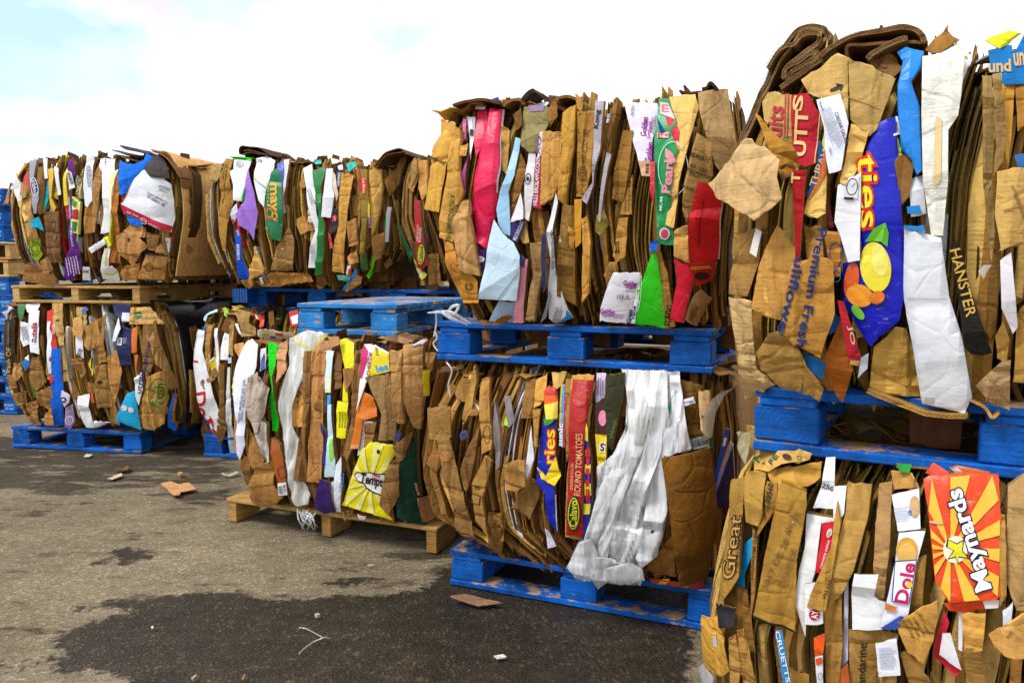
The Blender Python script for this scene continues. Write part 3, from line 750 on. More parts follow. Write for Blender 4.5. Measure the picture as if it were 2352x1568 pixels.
D_B_UP = '''
Z2
ct;190,138,62;;216,300 306,308 272,500 302,700 252,870 235,1132 200,1122 166,900 182,640
>L;225,560;97;420;40;2;90,60,25
cf;196,158,96;;108,350 195,375 165,500 130,520
lb;232,230,232;o=.04;304,300 462,318 412,500 386,690 310,682
>P;262,284 462,300 462,322 302,304;40,190,24
>P;400,560 412,570 386,692 310,684 310,676 376,682;40,190,24
>O;357,350;32,30;10;100,100,110;4
>L;357,350;8;40;36;4;100,100,110
pc;160,112,212;o=.036;440,390 482,600 512,780 480,1032 430,942 340,900 320,790 400,690 416,500
lb;214,214,220;;270,770 330,700 352,810 290,890
>P;275,840 310,850 292,888;190,40,50
pl;14,84,208;;310,930 362,990 382,1220 432,1310 432,1390 345,1372
>B;342,1140;86;140;24;220,230,240
>T;BIO;335,970;70;50;20;200,220,240
lb;236,236,240;o=.03;500,300 600,280 668,322 640,440 590,600 580,742 530,680 482,500
>T;53;540,320;20;30;22;30,60,150
>P;484,482 500,482 600,560 598,572;180,170,170
pc;16,112,66;o=.04;640,420 682,390 722,440 752,800 722,1040 640,1022 582,930 590,720 610,560
>T;mayo;655,690;86;330;78;222,172,60;.03
>O;632,790;62,48;86;190,90,50;10
>O;632,790;44,32;86;215,170,50;8
>T;EZUTI;616,600;86;180;20;170,190,110
>E;700,850;22,12;80;150,110,60
>E;605,930;24,14;60;150,110,60
pc;24,80,178;;690,345 752,330 752,480 735,560 712,520
lb;214,208,224;;752,312 800,306 770,540 742,640 762,790 742,790 728,640 745,520
ct;186,140,80;;792,910 842,1020 846,1290 780,1312 640,1300 690,1102
>E;745,1110;12,4;0;225,215,200
lb;236,236,240;;925,390 1010,350 1032,560 1042,780 1066,900 1042,1280 970,1280 986,1100 1032,950 970,730 950,560
>L;1000,650;70;160;40;3;110,130,130
>L;1010,1150;90;160;40;3;180,190,190
lb;232,204,184;;965,760 1000,770 1010,872 965,872
cf;190,144,80;;965,872 1030,880 1050,940 970,950
pc;22,120,48;o=.035;1000,402 1042,400 1110,368 1124,420 1082,560 1092,800 1116,900 1110,1132 1092,1342 1030,1350 1052,1080 1062,800 1030,600
cf;150,102,54;;1035,1350 1100,1345 1140,1420 1060,1475 1025,1440
lb;234,234,242;o=.04;1130,390 1188,388 1182,560 1202,640 1166,832 1084,822 1102,640
pc;222,206,180;;1185,412 1212,450 1236,622 1216,690 1190,560
pc;28,42,96;;1224,410 1264,410 1252,565 1228,560
>T;GRAPES;1246,490;-88;120;20;225,225,230
lb;235,235,235;;1238,370 1275,352 1285,400 1250,405
pc;34,30,34;;1190,762 1246,740 1240,920 1162,992 1160,880
>E;1208,835;20,34;20;200,30,70
>T;yo;1208,838;75;40;18;240,220,225
pc;210,60,70;;1150,960 1172,985 1192,1100 1170,1110
ct;190,140,68;o=.04;1264,430 1382,450 1332,700 1312,870 1292,1332 1184,1312 1192,1080 1240,902
cf;168,118,66;;1310,870 1400,830 1420,1080 1330,1090
cf;176,126,72;;1312,1180 1400,1120 1420,1230 1340,1260
pc;168,132,34;;1424,394 1502,400 1512,700 1482,980 1502,1300 1440,1282 1452,900 1430,600
>E;1468,545;30,78;0;205,40,30
>T;Del Monte;1470,545;87;130;26;245,215,160
>P;1448,1180 1492,1150 1502,1300 1440,1282;30,110,50
>P;1425,400 1440,400 1446,560 1432,600;190,40,30
cf;192,146,78;;1510,402 1642,380 1652,560 1600,800 1540,1000 1520,762
pc;220,200,60;;1505,690 1520,720 1530,920 1512,920
>P;1507,820 1524,830 1530,920 1512,920;150,80,170
pl;70,215,24;o=.05;1545,1170 1577,1210 1512,1380 1480,1350 1532,1280
pl;50,190,70;;1668,800 1714,738 1702,1040 1690,1082
lb;230,230,235;;1714,738 1752,742 1737,1052 1704,1050
cf;178,128,66;;1540,1000 1660,960 1700,1010 1650,1200 1560,1220
rb;96,64,34;th=.006,d=.6,n=.02;1560,372 1600,310 1650,255 1730,225 1800,214 1850,262
rb;84,54,28;th=.006,d=.6,n=.04;1575,384 1620,320 1670,275 1740,250 1820,240
cf;180,130,66;o=.08;1682,500 1712,450 1802,270 1846,272 1792,470 1722,642
pl;60,205,200;;1310,350 1392,322 1392,372 1330,422
pl;70,200,190;;1012,322 1082,308 1082,345 1030,352
lb;232,226,226;o=.01;1170,296 1230,310 1262,330 1180,350
pc;40,140,205;;1392,1290 1402,1290 1398,1400 1292,1492 1266,1476
cf;182,134,76;;1400,1348 1452,1358 1440,1420 1312,1502 1300,1480
lb;232,232,232;;1322,1260 1352,1260 1350,1342 1312,1342
>E;1345,1312;14,30;10;215,40,30
pl;80,150,130;;1220,1342 1352,1350 1342,1402 1242,1392
ct;192,146,86;o=.05;500,1080 582,1290 572,1332 434,1392 450,1270 470,1230
cf;164,116,62;;355,1390 470,1380 480,1440 420,1470
cf;160,112,58;;640,1320 960,1330 1010,1400 700,1440 580,1390
cf;170,122,70;;490,1400 600,1380 720,1450 560,1450
lb;232,230,232;;530,1372 556,1360 572,1420 552,1430
rb;70,44,26;th=.006,d=.3,n=.02;352,262 350,228 372,192 440,194 520,204 580,240 626,274
rb;92,62,34;th=.006,d=.3,n=.03;390,232 440,226 520,244 600,270
rb;84,56,30;th=.006,d=.3,n=.03;380,262 460,246 540,266
rb;52,190,36;th=.006,d=.3,n=.04;262,286 350,284 462,300
'''
D_B2_UP = '''
Z2
ct;176,126,70;;1860,560 1950,310 1962,420 1902,602
cf;184,138,76;;1905,300 1950,320 1955,430 1890,560
ct;172,124,64;;1960,320 2030,310 2040,620 1990,680 1950,560
pc;178,30,36;o=.05;1924,665 1972,680 1986,900 2032,1250 1980,1292 1950,1282 1930,1000
>T;ROUND;1972,985;-86;130;24;235,205,180
>T;GREENHOUSE;1951,970;-86;150;14;235,205,180
>E;1980,1160;100,36;-86;30,50,20
>E;1980,1160;92,30;-86;214,196,44
>T;Calavo;1980,1160;-86;150;34;20,70,30;.02
lb;226,214,60;;1910,1180 1962,1290 2032,1340 1990,1392 1950,1332
>P;1945,1290 2000,1320 1990,1345 1952,1330;235,232,225
pc;20,96,50;;1760,880 1802,950 1902,1160 1882,1250 1792,1000
ct;166,118,62;;2040,1160 2130,1150 2160,1420 2050,1430
cf;170,120,64;;1640,1240 1700,1180 1720,1240 1660,1290
pc;40,60,140;;1990,940 2015,940 2040,1150 2010,1110
'''
D_A_LOW = '''
Z3
rb;16,17,20;th=.008,d=.95,n=-.02,m=shiny,w=.012;1240,216 1310,236 1380,360 1430,560 1462,800 1462,1000 1436,1200
rb;14,15,18;th=.006,d=.95,n=-.05,m=shiny,w=.015;1250,226 1330,246 1400,370 1450,560 1478,800 1478,1000 1450,1200
pw;230,230,236;m=film;0,290 70,240 112,260 42,312 20,402
pc;52,44,36;m=card;25,345 116,345 112,770 42,780 30,500
>T;fresh OF;66,668;-86;200;34;190,160,90
>T;underdrinkers;68,460;-87;170;16;150,120,70
>R;90,560;3;400;2;20,16,14
cf;178,128,72;;56,800 122,770 132,882 60,902
cf;170,122,68;;90,930 192,910 202,1010 130,1022
>O;165,955;30,40;0;90,66,36;5
>O;165,955;16,22;0;90,66,36;4
>T;HAMP;148,850;-86;100;24;40,28,20
cf;180,130,76;;110,690 160,690 176,780 130,830 95,780
pc;56,112,48;;145,225 202,225 186,350 154,342
lb;222,218,238;;200,225 312,216 300,282 214,292
lb;228,228,238;;160,360 222,380 226,540 182,562 150,500
>L;192,470;80;140;50;4;120,120,130
pc;238,238,240;o=.034;225,286 306,276 306,620 234,606
>T;nutella;264,448;-89;150;44;170,22,30;.025
>R;264,514;44;22;-89;238,238,240
>T;n;266,512;-89;22;32;30,24,26;.03
lb;40,120,200;;176,690 236,620 238,700 202,756
>P;200,650 236,622 238,670;235,235,240
pc;60,110,44;;215,760 252,860 287,950 265,962
ct;174,126,70;;230,652 312,640 362,840 280,912 230,832
cf;168,118,64;;284,920 392,870 416,950 400,1062 310,1020
cf;176,126,70;;200,1010 290,980 300,1040 240,1080
pc;214,40,16;o=.03;370,280 432,264 442,570 412,850 384,842 374,560
>P;374,362 406,362 392,420 412,470 396,540 412,600 402,690 398,772 380,772;238,238,240
>E;398,660;10,20;0;200,30,20
>T;Kinder;426,412;-86;94;22;238,238,240
pc;14,98,212;m=card,o=.032;405,570 476,574 502,900 492,1180 414,1184 390,890
ct;190,150,92;o=.03;414,220 492,220 502,560 542,830 500,834 462,560
>P;445,350 470,345 470,358 447,364;60,70,90
>P;462,560 495,545 497,560 466,575;60,70,90
>P;490,750 520,738 524,752 494,762;60,70,90
lb;222,216,236;o=.04;490,900 552,940 546,1000 510,1032 484,980
>E;506,975;24,22;0;40,40,60
>E;506,975;12,10;0;225,220,235
pl;170,140,205;o=.045;504,1040 566,1010 577,1150 542,1212 500,1182
>T;Chu;528,1066;-12;46;34;212,190,40
>O;536,1140;32,34;0;232,226,240;9
>O;536,1142;14,16;0;232,226,240;7
lb;236,234,234;l=.12;600,952 692,930 712,1080 762,1190 690,1192 635,1102
lb;230,230,232;;640,1150 760,1140 880,1150 760,1195
cf;160,116,62;o=.05;630,430 762,350 792,530 702,592 660,552
ct;172,124,66;;740,372 842,300 842,680 762,692
ct;170,124,66;o=.035;750,700 842,692 902,1030 750,1042
>E;786,838;18,14;0;50,30,14
cf;168,118,64;;840,640 910,580 950,760 900,1000 860,900
lb;226,226,232;;592,480 650,500 662,652 600,622
>B;630,605;-70;60;36;40,40,44
lb;230,205,30;;688,700 727,640 727,790
>R;722,690;8;80;6;30,30,30
pl;205,96,24;;705,880 747,1000 714,1002
pc;214,108,26;;1040,422 1092,400 1082,600 1040,612
pc;204,98,24;;1060,622 1087,622 1076,762
pc;18,24,78;o=.04;875,220 1022,230 1022,330 950,402 1026,430 1016,700 930,712 905,560 936,420
>R;985,330;56;70;3;225,225,232
>R;935,520;40;58;3;225,225,232
>L;975,515;90;50;24;3;170,175,200
>T;NJ;935,520;85;30;26;20,24,70
lb;228,228,235;;930,330 945,420 910,520 885,520 900,420
ct;200,154,94;o=.05;1028,255 1292,240 1287,380 1010,386
>P;1052,290 1108,285 1112,335 1060,342;22,112,62
>T;farmboy;1082,312;-2;50;22;200,180,120
>L;1200,335;-2;160;20;2;80,120,70
ct;168,120,64;o=.06,c=.003;1200,362 1342,340 1422,830 1402,882 1320,902
>T;THIS SIDE UP;1312,420;80;110;16;70,46,24
>L;1330,420;80;120;14;1;70,46,24
>L;1412,770;80;130;20;2;70,46,24
cf;180,132,76;o=.065;1368,872 1452,850 1464,940 1390,962
ct;166,118,66;;1120,392 1202,390 1222,560 1182,760 1120,762
>T;Bolthouse;1146,640;-80;240;34;54,40,92
cf;182,134,80;;1130,390 1190,390 1260,600 1270,740 1220,700
ct;172,126,66;o=.05;1150,800 1292,740 1312,960 1292,1160 1202,1216 1110,1200 1130,952
>O;1240,918;74,112;6;56,116,32;8
>T;THOMAS;1208,905;-78;120;22;56,116,32
>T;fresh;1248,935;-78;176;74;52,112,28;.02
cf;176,128,70;o=.055;1240,1040 1300,1030 1300,1090 1245,1100
pc;24,178,226;o=.055;985,930 1062,906 1106,1216 895,1146
>E;968,1042;26,22;20;235,225,225
>E;1026,1056;26,22;20;235,225,225
lb;232,234,238;;1060,812 1112,760 1122,900 1086,1022 1060,952
>T;utriti;1104,850;-80;150;40;30,50,110
pc;18,112,218;;1350,930 1372,940 1352,1130 1422,1160 1402,1212 1310,1190 1320,1080
cf;140,94,48;;1370,960 1440,960 1420,1140 1360,1150
cf;176,128,74;;230,1010 290,1060 320,1180 240,1150
cf;180,132,78;;350,1080 415,1040 412,1180 350,1175
cf;172,122,70;;560,660 640,640 670,760 620,810 560,700
cf;184,136,84;;550,420 620,330 650,430 640,500 570,470
pc;40,90,170;o=.04;636,280 668,245 690,270 650,310
'''
D_B_LOW = '''
Z11
pc;238,238,240;o=.03;262,640 376,680 330,980 420,1300 700,2200 780,2900 660,3000 420,2400 260,1700 190,1200
>P;200,1130 270,1150 268,1180 198,1160;190,30,40
>T;Do;330,1840;82;400;190;200,30,36;.02
>T;tail;545,2320;72;620;150;200,30,36;.02
>P;345,1980 480,2200 440,2300 340,2120;20,50,140
lb;20,80,180;;340,620 400,615 395,690 370,690
pl;190,222,236;m=print;365,470 590,336 610,372 450,440 412,530
pl;165,205,80;;640,322 760,330 742,470 700,440 680,380
ct;180,134,76;;400,580 502,600 470,1000 400,1102
cf;176,130,74;;400,1100 480,1000 470,2000 400,2500 330,2300
ct;186,142,86;;690,522 832,510 832,1080 750,1022 720,902
ct;186,144,88;o=.03;870,380 1122,380 1090,560 1182,640 1180,760 960,770 950,622
pc;226,62,16;;1120,382 1160,420 1220,440 1302,400 1312,600 1246,642 1240,522 1160,492
>P;1160,420 1190,440 1215,500 1180,490;235,230,230
rb;66,60,56;th=.006,d=.2,n=.05;1160,300 1220,420 1320,370
lb;232,234,238;;860,560 910,570 960,760 920,720
cf;172,122,52;;520,950 612,950 612,1082 520,1082
lb;226,196,40;;440,1176 540,1062 560,1100 600,1400 500,1420
>P;450,1150 520,1080 515,1120 470,1160;230,230,230
lb;232,230,235;;540,640 590,630 640,1400 600,1500
lb;186,212,232;;740,1100 800,1090 800,1180 750,1190
cf;184,138,82;;300,1500 560,1250 600,1380 380,1600
ct;160,112,56;;600,1200 700,1180 740,2200 650,2600 620,1800
lb;226,226,226;;740,1250 780,1250 800,2000 960,2800 900,2900 720,2000
pc;196,40,36;;1690,380 1840,345 1840,600 1720,620
>P;1720,460 1840,420 1840,560 1760,580;232,230,232
cf;150,104,54;;1380,400 1450,360 1480,580 1400,590
'''
D_C_LOW = '''
Z4
cf;196,142,92;;135,202 186,190 182,480 130,502
lb;228,228,244;o=.035;180,200 240,164 282,200 270,340 212,570 200,830 166,920 145,890 150,702
>T;FRAGILE / MANIPULEZ AVEC SOIN;183,555;-82;270;15;60,56,90
>T;FRAGILE / HANDLE WITH CA;200,560;-82;230;15;60,56,90
lb;226,220,30;o=.03;130,400 158,400 132,482 126,470
np;182,166,146;o=.05,p=.02,m=card;215,412 290,370 352,480 350,560 300,742 282,762 240,652 208,602
np;206,196,182;o=.045,p=.02;290,640 342,700 366,930 342,942 275,772
lb;222,220,214;;300,230 335,220 330,350 295,370
>P;302,300 325,250 328,345 300,365;60,90,160
pl;28,206,20;;343,180 406,200 392,330 372,400 392,560 407,680 396,750 364,742 354,560 374,480 350,332
cf;178,126,66;o=.05;262,968 372,920 388,1080 442,1160 362,1216 248,1200
>T;13746;325,905;60;60;18;70,46,24
cf;170,118,62;;205,700 260,800 330,930 260,980 220,860
cf;158,108,56;;175,930 230,880 250,1060 220,1080
pl;176,92,34;o=.04,m=shiny;370,782 422,830 442,900 472,1100 472,1142 410,1122 384,962
>O;440,1000;26,40;0;110,60,60;6
lb;232,230,235;o=.055;408,1072 460,1062 472,1142 415,1146
>B;430,1110;84;50;26;40,40,44
>T;BLO;455,1100;84;40;14;40,40,44
cf;190,138,100;;402,202 466,168 462,360 394,442
pw;240,240,232;o=.045,p=.012;480,160 600,108 722,132 622,250 590,302 572,400 500,580 502,700 542,800 562,1040 612,1140 602,1200 530,1216 490,1150 474,1000 430,702 414,560 440,450 480,330
>P;515,166 532,160 602,212 592,226;226,214,90
>P;702,138 720,146 600,250 566,284 556,280;226,214,90
ct;184,134,70;;560,440 582,560 575,715 495,712 490,602
ct;158,110,62;o=.05;582,240 632,240 612,640 582,860 602,1060 516,1050 540,860 570,642
ct;164,116,68;o=.055;625,238 692,240 702,300 690,460 690,640 682,870 672,1070 592,1060 600,860 612,640
cf;190,140,96;;606,240 700,170 742,190 742,250 690,245
cf;146,98,56;;690,440 716,460 716,620 680,700 640,640
lb;210,230,244;;720,236 766,240 746,502 709,500
>P;736,380 752,380 746,500 712,498;232,236,180
pl;60,150,220;;722,515 745,515 742,640 722,640
cf;150,104,62;;765,250 806,260 800,470 762,480
lb;200,234,240;;725,575 747,575 752,780 772,930 762,1030 700,1030 720,862
>P;735,790 752,790 765,900 740,930;150,220,60
pc;46,14,92;o=.05;670,1040 736,1060 747,1150 772,1240 700,1262 638,1230
pc;40,30,110;;680,690 712,740 715,900 690,1010 690,800
lb;228,236,240;;740,1062 802,1040 806,1130 776,1200 734,1190
lb;232,232,236;;770,960 805,900 815,1100 800,1252 772,1250
>T;VOLUT;815,1060;-86;120;22;30,140,200
pc;236,226,12;o=.04;790,172 832,160 887,190 886,350 822,352 842,482 840,560 806,556 822,372
pc;238,228,16;o=.045;780,555 856,560 830,790 775,782
>L;815,660;-86;120;50;3;150,140,20
cf;160,112,64;;820,352 886,354 882,400 842,502 828,440
ct;166,118,66;;885,240 942,220 902,480 882,820 842,930 820,900 872,640
>T;OWN;906,290;-84;60;20;70,46,26
pc;238,232,234;o=.04;960,196 1032,200 1112,250 1112,370 986,400 920,560 905,620 925,420 945,252
>P;960,196 990,240 985,300 940,410 926,410 945,252;200,30,100
>P;1034,212 1112,256 1114,366 985,400 1010,300;234,212,24
>T;CHEEZIE;1000,320;-82;150;24;150,20,70;.02
>T;les;1072,342;-14;64;40;50,150,225;.03
>T;60410;1048,240;80;50;16;120,90,20
pc;212,112,22;o=.045,l=.05;925,490 1002,530 1027,650 940,680 920,852 865,852 890,680 902,560
>P;870,826 920,826 920,852 866,852;226,150,90
lb;234,234,236;;935,680 1017,692 945,720 932,870 900,902
>L;928,790;-84;160;18;2;130,130,140
cf;148,102,60;;950,700 1027,690 1002,800 942,852
ct;172,132,84;o=.06;955,406 1112,386 1152,570 1142,800 1040,802 1062,640
ct;184,136,84;;1110,240 1202,230 1192,480 1202,690 1150,682 1122,402
ct;190,140,88;o=.05;1205,202 1332,190 1327,530 1302,730 1256,722 1200,562
lb;232,232,236;o=.055;1256,205 1325,165 1360,168 1325,200
pl;226,198,20;;1325,360 1387,350 1392,510 1330,522
cf;180,132,80;;1330,250 1420,250 1400,360 1360,370
cf;174,128,78;;1130,840 1262,740 1202,920 1160,942
>E;1165,770;20,40;20;60,60,110
pc;234,218,12;o=.055,c=.004;1000,805 1132,830 1147,880 1100,960 1052,1202 1032,1276 800,1212 872,1000 930,862
>Y;985,1075;13;242,234,130
>P;880,1020 900,998 940,1004 980,1000 1040,1010 1080,1010 1088,1060 1080,1150 1040,1152 990,1130 950,1100 945,1080 900,1060;20,20,18
>P;886,1022 904,1006 940,1012 980,1008 1036,1018 1072,1018 1080,1060 1073,1142 1042,1144 994,1122 956,1094 950,1072 904,1054;240,240,238
>P;1000,1012 1050,1022 1046,1052 1020,1054 996,1040;190,40,50
>T;Whiskas;1024,1034;12;54;20;245,240,240;.02
>T;Tempta;1000,1064;14;160;76;16,16,16;.03
>R;1047,868;18;24;14;20,20,16
pc;236,220,20;o=.05;1040,1190 1132,1300 1012,1268
cf;160,114,66;o=.065;1100,962 1166,900 1168,1150 1100,1272 1040,1212
cf;156,108,60;;845,1240 880,1240 870,1280 840,1280
lb;228,226,220;;915,1260 965,1275 960,1296 925,1290
pc;26,66,46;o=.05,m=card,c=.003;1285,735 1292,900 1302,1050 1352,1322 1155,1282 1166,950 1230,880
cf;200,148,102;o=.07;1280,1060 1332,1050 1322,1130 1290,1132
cf;158,110,66;o=.06;1310,1150 1422,1120 1432,1270 1350,1292
lb;232,232,236;o=.075;1408,1180 1420,1180 1465,1265 1440,1272
cf;196,148,112;o=.02,l=-.5;1020,160 1210,130 1320,150 1200,200
cf;180,130,96;;715,150 790,150 790,200 750,215
np;222,210,186;o=-.02,l=-1.2,c=.008;240,135 330,98 500,128 530,150 480,170 372,176
>P;300,140 330,125 350,140 320,155;220,180,40
>P;400,125 450,130 440,150 395,145;200,60,40
>P;350,150 385,150 380,165 345,162;60,90,150
'''
